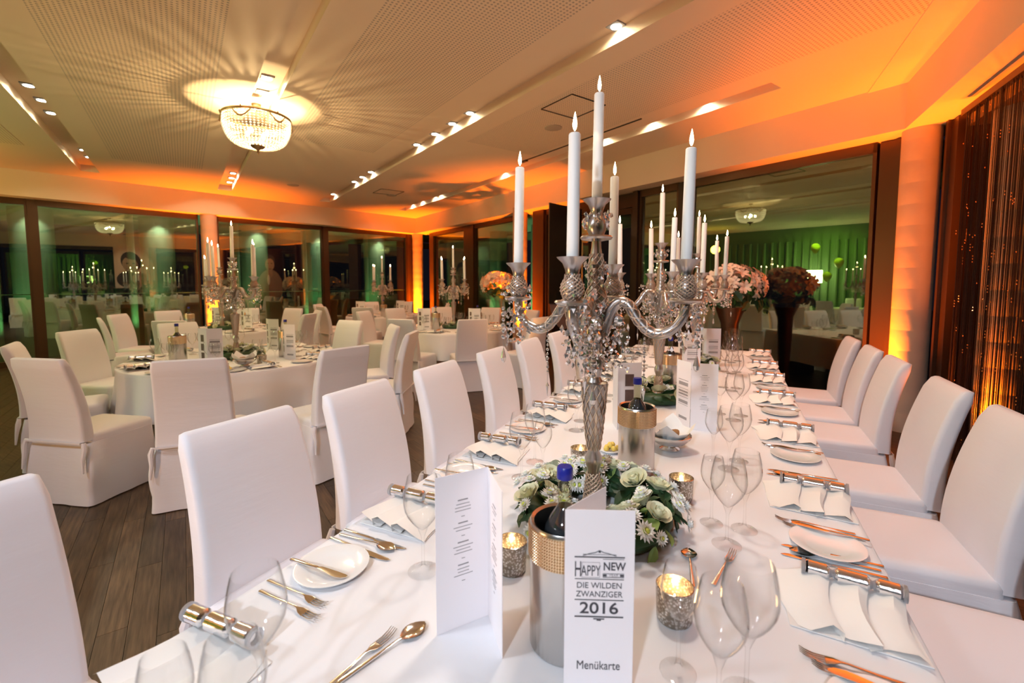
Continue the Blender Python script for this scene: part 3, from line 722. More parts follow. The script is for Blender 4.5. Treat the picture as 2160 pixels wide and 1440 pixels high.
rq = random.Random(3)
def menu_rows(n_blocks=4, top=.285):
    rows = []; z = top
    for b in range(n_blocks):
        rows.append((z, rq.uniform(.022, .028), .0026)); z -= .009
        for q in range(rq.choice((2, 3, 3, 4))): rows.append((z, rq.uniform(.022, .046), .0012)); z -= .0072
        rows.append((z - .006, .008, .0012)); z -= .02
    return rows
def cover(panel, front=True, near=True):
    y = -.0011; c = CW / 2
    if not near:
        mb = MB()
        for z, w_, h in ((.245, .085, .003), (.225, .08, .018), (.20, .085, .002), (.185, .08, .008), (.17, .08, .008), (.155, .085, .002), (.13, .08, .016), (.115, .085, .002), (.045, .07, .014)): mb.box((c, y, z), (w_, .0004, h))
        obj('cover_print', mb.mesh('cover_print', 'ink_soft', False), panel, kind='stuff'); return
    T = lambda s, sz, z, sx=1, m='ink': textmesh(s, sz, (c, y, z), panel, m, 0, sx)
    mb = MB(); mb.box((c, y, .2575), (.090, .0004, .0022)); mb.box((c, y, .216), (.088, .0004, .0012)); mb.box((c, y, .1765), (.088, .0004, .0016)); mb.box((c, y, .1445), (.088, .0004, .0024))
    mb.box((c, y, .2625), (.06, .0004, .0006)); mb.box((c, y, .1405), (.02, .0004, .002)); mb.box((c, y, .138), (.008, .0004, .002))
    for s_ in (-1, 1): mb.tube([(c, y, .270), (c + s_ * .008, y, .266), (c + s_ * .016, y, .2645), (c + s_ * .030, y, .260)], .0006, 4)
    mb.box((c, y, .268), (.004, .0004, .004))
    for x0, x1, z0, z1 in ((.006 + c, .044 + c, .2195, .2205), (.006 + c, .013 + c, .2215, .2255), (.037 + c, .044 + c, .2215, .2255), (.006 + c, .044 + c, .2265, .2272), (.006 + c, .044 + c, .2535, .2542)): mb.box(((x0 + x1) / 2, y, (z0 + z1) / 2), (x1 - x0, .0004, z1 - z0))
    obj('ornament_lines', mb.mesh('ornament_lines', 'ink', False), panel, kind='stuff')
    textmesh('H', .042, (c - .0385, y, .2205), panel, 'ink', 0, .45); textmesh('APPY', .028, (c - .0155, y, .2225), panel, 'ink', 0, .55)
    mb2 = MB()
    for x0, z0, w_, h in ((c - .0155, .2475, .032, .0006), (c - .0155, .219, .032, .0006), (c - .0315, .233, .0006, .028), (c + .0005, .233, .0006, .028)): mb2.box((x0, y, z0), (w_, .0004, h))
    obj('letter_box', mb2.mesh('letter_box', 'ink_soft', False), panel)
    textmesh('NEW', .021, (c + .0265, y, .2335), panel, 'ink', 0, .82); textmesh('YEAR', .0065, (c + .0255, y, .2215), panel, 'ink_soft', 0, 1.1)
    T('DIE WILDEN', .0155, .199, .95); T('ZWANZIGER', .0155, .1825, .92); T('2016', .030, .151, 1.18); T('Menükarte', .0235, .043, .78)
def menu_card(label, name, sp, pl_, pr, near, kind):
    """trifold standing card: spine point sp, free edges pl_ and pr; kind = what shows on each panel"""
    t = thing('menu_card', label, 'menu card', (sp[0], sp[1], TZ))
    for i, e in enumerate((pl_, pr)):
        d_ = Vector(e) - Vector(sp); a = math.atan2(d_.y, d_.x)
        # panel runs from local x=0 at spine; readable side towards local -y
        flip = (i == 0)
        if flip: q = obj('panel', PAN, t, (d_.x, d_.y, 0), a + PI)
        else: q = obj('panel', PAN, t, (0, 0, 0), a)
        k = kind[i]
        if k == 'cover': cover(q, True, near)
        elif k == 'text': obj('small_print', bars(menu_rows(), CW / 2, -.0011, 'ink_soft'), q, kind='stuff')
        elif k == 'photo':
            mb = MB().prism([(0, 0)], 0, 0) if False else MB()
            for z in (.255, .175, .095)[:3]: mb.box((CW / 2, -.0011, z), (.045, .0005, .062))
            obj('photo_strip', mb.mesh('photo_strip', 'photo_brown', False), q, kind='stuff')
    return t
menu_card('tall white menu card standing open with small printed text, left of the nearest cooler', 'm', (-.475, .858), (-.545, .757), (-.392, .765), True, ('text', 'text'))
menu_card('white menu card with the 2016 cover page in front of the nearest cooler', 'm', (-.258, .752), (-.215, .875), (-.143, .802), True, (None, 'cover'))
menu_card('white menu card with brown photo strip behind the second water bottle', 'm', (-.515, 2.30), (-.56, 2.40), (-.405, 2.36), False, (None, 'photo'))
menu_card('white menu card with a cover page and a text page right of the second wreath', 'm', (-.175, 2.46), (-.255, 2.56), (-.052, 2.475), False, ('cover', 'text'))
menu_card('white menu card behind the farthest cooler of the long table', 'm', (-.34, 3.95), (-.40, 4.06), (-.22, 3.98), False, ('photo', 'cover'))
menu_card('white menu card near the far end of the long table', 'm', (-.20, 4.42), (-.31, 4.47), (-.085, 4.46), False, ('photo', 'cover'))

# ------------------------------------------------------------------ candelabrum
def arm_path(th):
    pts = [(.028, .60), (.045, .655), (.07, .69), (.10, .685), (.13, .64), (.165, .605), (.20, .600), (.235, .62), (.258, .655), (.262, .69)]
    # smooth
    out = []
    for i in range(len(pts) - 1):
        p0 = pts[max(0, i - 1)]; p1 = pts[i]; p2 = pts[i + 1]; p3 = pts[min(len(pts) - 1, i + 2)]
        for q in range(4):
            t = q / 4
            f = lambda a, b, c, d: .5 * (2 * b + (c - a) * t + (2 * a - 5 * b + 4 * c - d) * t * t + (3 * b - a - 3 * c + d) * t ** 3)
            out.append((f(p0[0], p1[0], p2[0], p3[0]), f(p0[1], p1[1], p2[1], p3[1])))
    out.append(pts[-1])
    return [(r * math.cos(th), r * math.sin(th), z) for r, z in out]
STEM = [(.054, 0), (.052, .006), (.036, .03), (.028, .07), (.024, .115), (.018, .15), (.026, .175), (.028, .195), (.018, .215), (.020, .225), (.029, .30), (.036, .38), (.040, .43), (.040, .437), (.026, .44), (.018, .455), (.026, .48), (.027, .50), (.016, .52), (.022, .56), (.028, .60), (.030, .64), (.024, .66), (.034, .69), (.034, .71), (.022, .74), (.024, .80), (.020, .83), (.015, .86), (.014, .885)]
CUP = [(.010, 0), (.021, .010), (.029, .030), (.028, .050), (.020, .064), (.017, .072), (.019, .088), (.026, .105), (.040, .118), (.0415, .121), (.036, .119), (.0165, .108)]
def lattice(prof, zs, turns, n, r_t, off=.0015):
    """crossing wire helices hugging a lathe profile"""
    P_ = sorted(prof, key=lambda t: t[1]); mb = MB(); z0, z1 = zs
    def rad(z):
        for i in range(len(P_) - 1):
            if P_[i][1] <= z <= P_[i + 1][1] and P_[i + 1][1] > P_[i][1]:
                u = (z - P_[i][1]) / (P_[i + 1][1] - P_[i][1]); return P_[i][0] + (P_[i + 1][0] - P_[i][0]) * u
        return P_[-1][0]
    steps = max(8, int((z1 - z0) / .011))
    for s_ in (-1, 1):
        for k in range(n):
            pts = []
            for i in range(steps + 1):
                z = z0 + (z1 - z0) * i / steps; a = 2 * PI * k / n + s_ * turns * 2 * PI * i / steps; r = rad(z) + off + .0012 * math.sin(i * 2.1 + k)
                pts.append((r * math.cos(a), r * math.sin(a), z))
            mb.tube(pts, r_t * 1.45, 3, False)
    return mb
def make_candelabra():
    rr = random.Random(5)
    stem = MB().lathe(STEM, 24).mesh('stem', 'brushed_silver')
    wire = lattice(STEM, (.22, .435), .45, 11, .0014); w2 = lattice(STEM, (.01, .145), 1.0, 10, .0015); w3 = lattice(STEM, (.56, .84), 1.6, 8, .0013)
    wire.add(w2.v, w2.f).add(w3.v, w3.f)
    wire = wire.mesh('wire_mesh', 'wire', False)
    tp = MB().lathe([(.012, .878), (.046, .884), (.050, .890), (.046, .895), (.012, .893)], 24).lathe([(r * 1.05, z + .885) for r, z in CUP], 20)
    top = tp.mesh('top_cup', 'brushed_silver')
    arms = []; TH0 = math.radians(25.8 + 180 + 23.6)  # arm directions set from the photo's layout
    arm = MB().tube([Vector(p) for p in arm_path(0)], [.017] * 8 + [.0165] * 19 + [.0145] * 10, 12).mesh('arm', 'brushed_silver')
    ap = arm_path(0); aw = MB()
    for s_ in (-1, 1):
        for k in range(3):
            pts = []
            for i in range(len(ap) * 2 - 1):
                a0 = Vector(ap[i // 2]); a1 = Vector(ap[min(len(ap) - 1, i // 2 + i % 2)]); c = (a0 + a1) / 2; ph = s_ * i * .42 + k * 2.1
                pts.append((c.x + .0165 * math.cos(ph) * .7, c.y + .0175 * math.sin(ph), c.z + .0165 * math.cos(ph) * .7))
            aw.tube(pts, .0018, 3, False)
    arm_w = aw.mesh('arm_wire', 'wire', False)
    cz = .688
    pan = MB().lathe([(.010, cz), (.040, cz + .006), (.047, cz + .012), (.044, cz + .017), (.012, cz + .012)], 24).mesh('drip_pan', 'brushed_silver')
    cup = MB().lathe([(r, z + cz + .008) for r, z in CUP], 20).mesh('cup', 'brushed_silver')
    cw = lattice([(r, z + cz + .008) for r, z in CUP[:7]], (cz + .015, cz + .085), .6, 12, .0013).mesh('cup_wire', 'wire', False)
    # crystals
    cr = MB()
    def cluster(c, n, rad, h, drop=1):
        for _ in range(n):
            a = rr.uniform(0, 2 * PI); q = rr.uniform(.2, 1) * rad; z = rr.uniform(-h, .25 * h) * drop
            tl = Matrix.Rotation(rr.uniform(0, PI), 3, 'X') @ Matrix.Rotation(rr.uniform(0, PI), 3, 'Z')
            cr.octa((c[0] + q * math.cos(a), c[1] + q * math.sin(a), c[2] + z), rr.uniform(.0045, .008), rr.uniform(.008, .015), tl)
    for k in range(4):
        th = k * PI / 2; d = lambda r, t=0: (r * math.cos(th + t), r * math.sin(th + t))
        x, y = d(.262, .12); cluster((x, y, .70), 90, .052, .15)
        x, y = d(.075, .1); cluster((x, y, .60), 46, .032, .12)
        x, y = d(.045, .5); cluster((x, y, .66), 40, .026, .13)
        x, y = d(.05, .2)
        cr.ball((x * 1.4, y * 1.4, .635), .019, 7)
    cluster((0, 0, .955), 60, .045, .035); cluster((0.0, 0, .54), 90, .038, .06); cluster((0, 0, .80), 60, .036, .06)
    cr = cr.mesh('crystal_clusters', 'crystal', False)
    cd_ = [P('stem', stem), P('stem_wire', wire, kind='stuff'), P('top_cup', top)]
    for k in range(4):
        cd_.append(P('arm', arm, (0, 0, 0), k * PI / 2, None, [('arm_wire', arm_w, (0, 0, 0), 0), ('drip_pan', pan, (.262, 0, 0), 0), ('cup', cup, (.262, 0, 0), 0), ('cup_wire', cw, (.262, 0, 0), 0)]))
    cd_.append(P('crystal_clusters', cr, (0, 0, 0), 0, 'stuff'))
    # bead strings ending in a drop
    def string(n, r0, L_, big):
        mb = MB(); mb.tube([(0, 0, 0), (0, 0, -L_)], .0008, 3)
        for i in range(n):
            z = -L_ * (.12 + .75 * i / n); mb.ball((0, 0, z), r0 * (1 if i % 2 else .75), 5)
        mb.lathe([(.001, -L_), (.004, -L_ - .008), (.010, -L_ - .032), (.007, -L_ - .044), (.001, -L_ - .05)] if big else [(.001, -L_), (.006, -L_ - .012), (.003, -L_ - .03), (.001, -L_ - .045)], 8)
        return mb.mesh('bead_string', 'pearl', False)
    s1, s2 = string(9, .0052, .17, False), string(6, .0085, .15, True)
    for k in range(4):
        a = k * PI / 2 + .15
        cd_.append(P('bead_string', s1 if k % 2 else s2, (.300 * math.cos(a), .300 * math.sin(a), .685)))
        a += .5; cd_.append(P('bead_string', s2 if k % 2 else s1, (.15 * math.cos(a - .45), .15 * math.sin(a - .45), .60)))
    PROTO['candelabra'] = (None, cd_)
    ln = .33; c = MB().lathe([(.0162, 0), (.0158, ln * .5), (.0150, ln - .003), (.0130, ln)], 20).mesh('taper_candle', 'wax')
    wk = MB().tube([(0, 0, ln), (.0, 0, ln + .008)], .0012, 5).mesh('wick', 'wick')
    fm = MB().lathe([(.0008, ln + .006), (.0045, ln + .014), (.0058, ln + .022), (.0042, ln + .034), (.0018, ln + .046), (.0003, ln + .053)], 10).mesh('flame', 'flame')
    PROTO['taper_candle'] = (c, [P('wick', wk), P('flame', fm)])
make_candelabra()
TH = math.radians(-(23.6) - 0) + math.radians(25.83) # first arm points to screen right, slightly towards the camera
def candelabrum(x, y, label, where, rot=0, z=TZ, light=0):
    a0 = math.radians(25.83 - 23.6) + rot
    put('candelabra', label, 'candelabra', (x, y, z), a0)
    nm = ['centre', 'right front', 'right rear', 'left rear', 'left front']
    put('taper_candle', 'tall white candle burning in the raised centre of ' + where, 'candle', (x, y, z + .992), 0, tilt=(R_.uniform(-.012, .012), R_.uniform(-.012, .012)))
    for k in range(4):
        a = a0 + k * PI / 2; q = nm[1 + k]
        put('taper_candle', 'white burning candle on the %s arm of %s' % (q, where), 'candle', (x + .262 * math.cos(a), y + .262 * math.sin(a), z + .802 - R_.uniform(0, .004)), 0, tilt=(R_.uniform(-.02, .02), R_.uniform(-.02, .02)))
    if light: lamp('POINT', 'candle_light', (x, y, z + 1.22), light, (1, .62, .28), .02)
candelabrum(-.385, 1.395, 'large silver candelabra wrapped in wire and crystals, nearest the camera', 'the nearest candelabra', 0, light=4)
candelabrum(-.42, 3.07, 'silver crystal candelabra standing in the second wreath of the long table', 'the middle candelabra of the long table', .35, light=3)
candelabrum(-.28, 4.30, 'silver crystal candelabra toward the far end of the long table', 'the far candelabra of the long table', .95, light=3)

# ------------------------------------------------------------------ flowers
def flower_meshes():
    g = {}
    lf = MB(); n = 6; top = []
    out = [(0, 0, 0), (.012, .012, .004), (.022, .030, .006), (.017, .052, .003), (0, .074, -.008), (-.017, .052, .003), (-.022, .030, .006), (-.012, .012, .004)]
    mid = [(0, .02, -.003), (0, .04, -.003), (0, .058, -.006)]
    v = [Vector(p) for p in out + mid]
    f = [(0, 1, 8), (1, 2, 8), (2, 9, 8), (2, 3, 9), (3, 10, 9), (3, 4, 10), (4, 5, 10), (5, 9, 10), (5, 6, 9), (6, 8, 9), (6, 7, 8), (7, 0, 8)]
    lf.add(v, f); lf.add([p - Vector((0, 0, .0012)) for p in v], [q[::-1] for q in f])
    g['leaf'] = lf.mesh('leaf', 'leaf'); g['leafl'] = lf.mesh('leaf', 'leaf_light')
    def rose(m, s_=1.0):
        mb = MB()
        for k in range(4): 
            r0 = (.007 + .006 * k) * s_; np_ = 3 + k; hh = (.026 - .003 * k) * s_
            for j in range(np_):
                a0 = 2 * PI * j / np_ + k * .7; vv = []; ff = []
                for i in range(5):
                    a = a0 + (i / 4 - .5) * 2 * PI / np_ * 1.25
                    for q in range(4):
                        u = q / 3; rr = r0 * (.45 + .6 * u + .25 * u * u * (k > 1)); z = u * hh - (.004 * (abs(i - 2) / 2) ** 2 * u) * s_
                        vv.append((rr * math.cos(a), rr * math.sin(a), z))
                for i in range(4):
                    for q in range(3): ff.append((i * 4 + q, (i + 1) * 4 + q, (i + 1) * 4 + q + 1, i * 4 + q + 1))
                mb.add(vv, ff)
        mb.ball((0, 0, .012 * s_), .010 * s_, 5)
        return mb.mesh('rose', m, ang=80)
    g['rose'] = rose('rose', 1.35)
    mb = MB()
    for ring, (n, r, h) in enumerate(((14, .022, .004), (12, .017, .010), (8, .010, .014))):
        for j in range(n):
            a = 2 * PI * (j + .5 * ring) / n; c, s_ = math.cos(a), math.sin(a); w_ = .0028
            mb.add([(c * .004 + s_ * w_ * .6, s_ * .004 - c * w_ * .6, .004), (c * r * .7 + s_ * w_, s_ * r * .7 - c * w_, h), (c * r, s_ * r, h + .002), (c * r * .7 - s_ * w_, s_ * r * .7 + c * w_, h), (c * .004 - s_ * w_ * .6, s_ * .004 + c * w_ * .6, .004)], [(0, 1, 2, 3, 4)])
    g['mum'] = mb.mesh('chrysanthemum', 'petal_white', False); g['eye'] = MB().ball((0, 0, .008), .006, 6).mesh('flower_eye', 'mum_eye')
    mb = MB()
    for j in range(6):
        a = 2 * PI * j / 6 + .2; c, s_ = math.cos(a), math.sin(a); vv = []
        for i, (r, w_, z) in enumerate(((.005, .006, 0), (.030, .018, .022), (.058, .020, .034), (.085, .004, .024))):
            vv += [(c * r + s_ * w_, s_ * r - c * w_, z), (c * r, s_ * r, z - .004), (c * r - s_ * w_, s_ * r + c * w_, z)]
        ff = []
        for i in range(3): ff += [(i * 3, i * 3 + 1, i * 3 + 4, i * 3 + 3), (i * 3 + 1, i * 3 + 2, i * 3 + 5, i * 3 + 4)]
        mb.add(vv, ff)
    g['lily'] = mb.mesh('lily_blossom', 'lily')
    return g
FM = flower_meshes()
def place_on(o, d, roll=0):
    o.rotation_euler = (Matrix.Rotation(0, 3, 'Z') @ Vector(d).to_track_quat('Z', 'Y').to_matrix() @ Matrix.Rotation(roll, 3, 'Z')).to_euler()
def wreath(x, y, label, R0=.20, r0=.055, seed=1, n_leaf=70, n_rose=9, n_mum=26, full=True):
    rr = random.Random(seed); t = thing('flower_wreath', label, 'wreath', (x, y, TZ))
    core = MB(); sg = 28
    rs = [[((R0 + r0 * .8 * math.cos(2 * PI * j / 10)) * math.cos(2 * PI * i / sg), (R0 + r0 * .8 * math.cos(2 * PI * j / 10)) * math.sin(2 * PI * i / sg), .038 + .036 * math.sin(2 * PI * j / 10)) for j in range(10)] for i in range(sg)]
    core.rings(rs + [rs[0]], False, False); obj('moss_ring', core.mesh('moss_ring', 'leaf'), t)
    def spot(phmin=-.2, phmax=3.3, k=1.0):
        a = rr.uniform(0, 2 * PI); ph = rr.uniform(phmin, phmax); c = math.cos(ph)
        d = Vector((math.cos(a) * c, math.sin(a) * c, math.sin(ph)))
        p = Vector((math.cos(a) * R0, math.sin(a) * R0, .035)) + d * r0 * k
        p.z = max(p.z, .012); return p, d
    for i in range(n_leaf):
        p, d = spot(-.1, 3.24, .85); p.z = max(p.z, .03); o = obj('leaf', FM['leafl'] if i % 6 == 0 else FM['leaf'], t, p); 
        tn = (d + Vector((rr.uniform(-.6, .6), rr.uniform(-.6, .6), rr.uniform(.2, .9)))).normalized()
        place_on(o, tn, rr.uniform(0, 6.28)); s_ = rr.uniform(.7, 1.15); o.scale = (s_, s_, s_)
    for i in range(n_rose):
        a = 2 * PI * i / n_rose + rr.uniform(-.2, .2); ph = rr.uniform(.5, 2.4); d = Vector((math.cos(a) * math.cos(ph), math.sin(a) * math.cos(ph), math.sin(ph)))
        p = Vector((math.cos(a) * R0, math.sin(a) * R0, .038)) + d * r0 * .98; o = obj('rose', FM['rose'], t, p); place_on(o, d, rr.uniform(0, 6)); s_ = rr.uniform(.85, 1.1); o.scale = (s_, s_, s_)
    for i in range(n_mum):
        p, d = spot(.1, 3.0, 1.38); o = obj('chrysanthemum', FM['mum'], t, p); place_on(o, d, rr.uniform(0, 6)); s_ = rr.uniform(.95, 1.5); o.scale = (s_, s_, s_)
        obj('flower_eye', FM['eye'], o)
    return t
wreath(-.37, 1.37, 'leafy wreath of cream roses and white flowers around the nearest candelabra', .185, .062, 1, 120, 18, 64)
wreath(-.43, 3.03, 'flower wreath around the middle candelabra of the long table', .17, .055, 2, 60, 10, 24)
wreath(-.30, 4.28, 'flower wreath around the far candelabra of the long table', .16, .05, 3, 36, 7, 14)

# ------------------------------------------------------------------ coolers, votives, bowls on the long table
for i, (x, y, w_) in enumerate([(-.297, .862, 'nearest the camera behind the menu card'), (-.327, 1.815, 'second from the camera'), (-.375, 3.30, 'beside the middle wreath')]):
    put('bottle_cooler', 'steel bottle cooler with a rhinestone band, ' + w_, 'bottle cooler', (x, y, TZ))
    put('water_bottle', 'blue-capped clear water bottle in the cooler ' + w_, 'bottle', (x, y, TZ))
for x, y, w_ in [(-.14, 1.64, 'beside the nearest wreath, right'), (-.165, 2.53, 'before the card with the text page'), (-.095, 1.03, 'between the nearest card and the right-hand glasses'), (-.54, 1.76, 'behind the nearest wreath, left'), (-.50, 1.03, 'behind the nearest open menu card'), (-.20, 3.5, 'beside the third cooler'), (-.12, 4.9, 'at the far end of the long table')]:
    put('votive', 'mercury glass tealight holder ' + w_, 'candle holder', (x, y, TZ), name='tealight_holder')
lamp('POINT', 'tealight_light', (-.095, 1.03, TZ + .07), .25, (1, .6, .25), .02)
def bread_bowl(x, y, label, rz=0):
    t = thing('bread_bowl', label, 'bowl', (x, y, TZ), rz)
    prof = [(.001, 0), (.042, 0), (.044, .006), (.026, .014), (.03, .02), (.065, .035), (.088, .058), (.094, .072), (.091, .074), (.084, .060), (.06, .040), (.001, .03)]
    sg = 36; rs = [[(r * (1 + (.02 if j % 2 else -.01) * (z > .02)) * math.cos(2 * PI * j / sg), r * (1 + (.02 if j % 2 else -.01) * (z > .02)) * math.sin(2 * PI * j / sg), z) for j in range(sg)] for r, z in prof]
    obj('silver_bowl', MB().rings(rs, False, False).mesh('silver_bowl', 'silver'), t)
    nk = MB(); n = 24
    rs = [[(r * (1 + .10 * math.cos(4 * 2 * PI * j / n)) * math.cos(2 * PI * j / n), r * (1 + .10 * math.cos(4 * 2 * PI * j / n)) * math.sin(2 * PI * j / n), z + .045 * max(0, math.cos(4 * 2 * PI * j / n)) * (r > .05)) for j in range(n)] for r, z in ((.01, .035), (.05, .045), (.082, .072), (.100, .095))]
    nk.rings(rs, True, False); o2 = obj('liner_napkin', nk.mesh('liner_napkin', 'napkin_cloth'), t)
    for i, (bx, by, a) in enumerate(((-.02, .0, .3), (.02, .015, 1.4), (.0, -.025, 2.2))):
        rl = MB().rings([[(u * .05 - .025 + 0, yy * (1 - abs(u - .5) * .7), z * (1 - abs(u - .5) * .6)) for yy, z in rrect(.04, .028, .013, 4)] for u in (0, .15, .5, .85, 1)])
        o = thing('bread_roll', '%s bread roll in the %s' % (['left', 'right', 'front'][i], label.split(' with ')[0]), 'bread', (x + bx, y + by, TZ + .075), a, 'bread rolls in the bowls', rl.mesh('bread_roll', 'bread'))
    return t
bread_bowl(-.235, 2.12, 'small silver bread bowl with a napkin beside the second cooler')
PROTO['butter_dish'] = (MB().lathe([(.001, .002), (.04, .002), (.052, .012), (.05, .014), (.038, .006), (.001, .006)], 24, cap0=False, cap1=False).mesh('butter_dish', 'porcelain'), [])
bl = MB()
for k in range(9):
    a = k * 2.4; r = .004 * k; bl.ball((r * math.cos(a), r * math.sin(a), .012 + .012 * (k < 4)), .012, 5)
bl = bl.mesh('butter', 'butter')
put('butter_dish', 'small white dish of butter left of the second cooler', 'dish', (-.47, 1.98, TZ)); thing('butter', 'yellow butter curls on the dish behind the nearest candelabra', 'butter', (-.47, 1.98, TZ + .006), me=bl)
# serving fork and spoons in the middle
for (x, y, a, k, lb) in [(-.02, 1.19, -.25, 'dessert_fork', 'small fork lying alone between glasses and tealight, right'), (-.065, 1.16, .15, 'dessert_spoon', 'small spoon lying beside the lone fork near the right glasses'), (-.645, .575, -.30, 'soup_spoon', 'large shiny spoon alone at the bottom left of the photo'), (-.655, .545, -.12, 'dessert_fork', 'small fork beside the lone large spoon, bottom left')]:
    put(k, lb, k.split('_')[-1], (x, y, TZ), a)
for (x, y, a, lb) in [(-.60, 1.80, 2.6, 'dessert spoon above the third left place, behind glasses')]: put('dessert_spoon', lb, 'spoon', (x, y, TZ), a)

# ------------------------------------------------------------------ place settings, long table
def setting(side, yc, i, full=True):
    w_ = '%s %s place of the long table' % (ORD[i], 'curtain-side' if side > 0 else 'room-side')
    s_ = side; ex = .383 if s_ > 0 else -1.045      # handle ends near the table edge
    a = PI / 2 if s_ > 0 else -PI / 2                # local +Y points to the table centre
    j = lambda d=.02: R_.uniform(-d, d)
    put('napkin%d' % (i % 3), 'folded white napkin at the ' + w_, 'napkin', (ex - s_ * .01, yc - .105 + (.0 if s_ > 0 else .02), TZ), a + j(.05), 'folded napkins on the long table', 'napkin')
    put('party_cracker', 'silver party cracker lying on the napkin, ' + w_, 'party cracker', (ex - s_ * .0, yc - .02, TZ + .019), a + (-.10 if s_ > 0 else .06) + j(), 'silver crackers on the long table')
    kn = .10 if s_ > 0 else -.235
    put('table_knife', 'inner table knife at the ' + w_, 'knife', (ex - s_ * .005, yc + kn, TZ), a + j(.03) - .04, 'knives on the long table')
    put('table_knife', 'outer table knife at the ' + w_, 'knife', (ex - s_ * .0, yc + kn + (.055 if s_ > 0 else -.0) - (.05 if s_ < 0 else 0), TZ), a + j(.03) - .03, 'knives on the long table')
    put('soup_spoon', 'soup spoon between the knives, ' + w_, 'spoon', (ex - s_ * .012, yc + kn + (.028 if s_ > 0 else -.025), TZ + .001), a + j(.03), 'spoons on the long table')
    fk = -.275 if s_ > 0 else .125
    put('fork', 'inner fork at the ' + w_, 'fork', (ex - s_ * .03, yc + fk, TZ), a + j(.03) - .03, 'forks on the long table')
    put('fork', 'outer fork at the ' + w_, 'fork', (ex - s_ * .012, yc + fk + (-.028 if s_ > 0 else .035), TZ), a + j(.03) - .03, 'forks on the long table')
    py = yc + (-.385 if s_ > 0 else .265)
    put('bread_plate', 'small round white bread plate at the ' + w_, 'plate', (.265 if s_ > 0 else -.925, py, TZ), 0, 'bread plates on the long table')
    put('butter_knife', 'butter knife resting on the bread plate, ' + w_, 'knife', (ex - s_ * .008, py + (.055 if s_ > 0 else -.035), TZ + .0145), a - .08 * s_ + j(.04), 'butter knives on the long table')
    g = [(.017, .10), (-.047, .19), (.055, .20)] if s_ > 0 else [(-.70, -.285), (-.645, -.205), (-.715, -.12)]
    if s_ < 0 and i == 0: g = [(-.722, -.085), (-.722, -.213), (-.628, -.177)]
    for (gx, gy), k, lb in zip(g, ('water_glass', 'white_wine_glass', 'wine_glass'), ('large empty water glass', 'small empty wine glass', 'empty red wine glass')):
        put(k, lb + ' at the ' + w_, 'glass', (gx + j(.01), yc + gy + j(.012), TZ), 0, 'glasses on the long table', 'wine_glass')
RC = [1.31, 1.90, 2.64, 3.38, 4.06, 4.66, 5.45]
LC = [.56, 1.214, 1.83, 2.47, 3.10, 3.74, 4.38, 5.02]
for i, y in enumerate(RC): setting(1, y, i)
for i, y in enumerate(LC): setting(-1, y, i)
for k, x, y, lb in (('white_wine_glass', -.072, .885, 'small wine glass in the foreground group by the cover card'), ('water_glass', .045, .885, 'large water glass in the right foreground'), ('wine_glass', .0, .815, 'wine glass at the bottom edge, right foreground')):
    put(k, lb, 'glass', (x, y, TZ), 0, None, 'wine_glass')
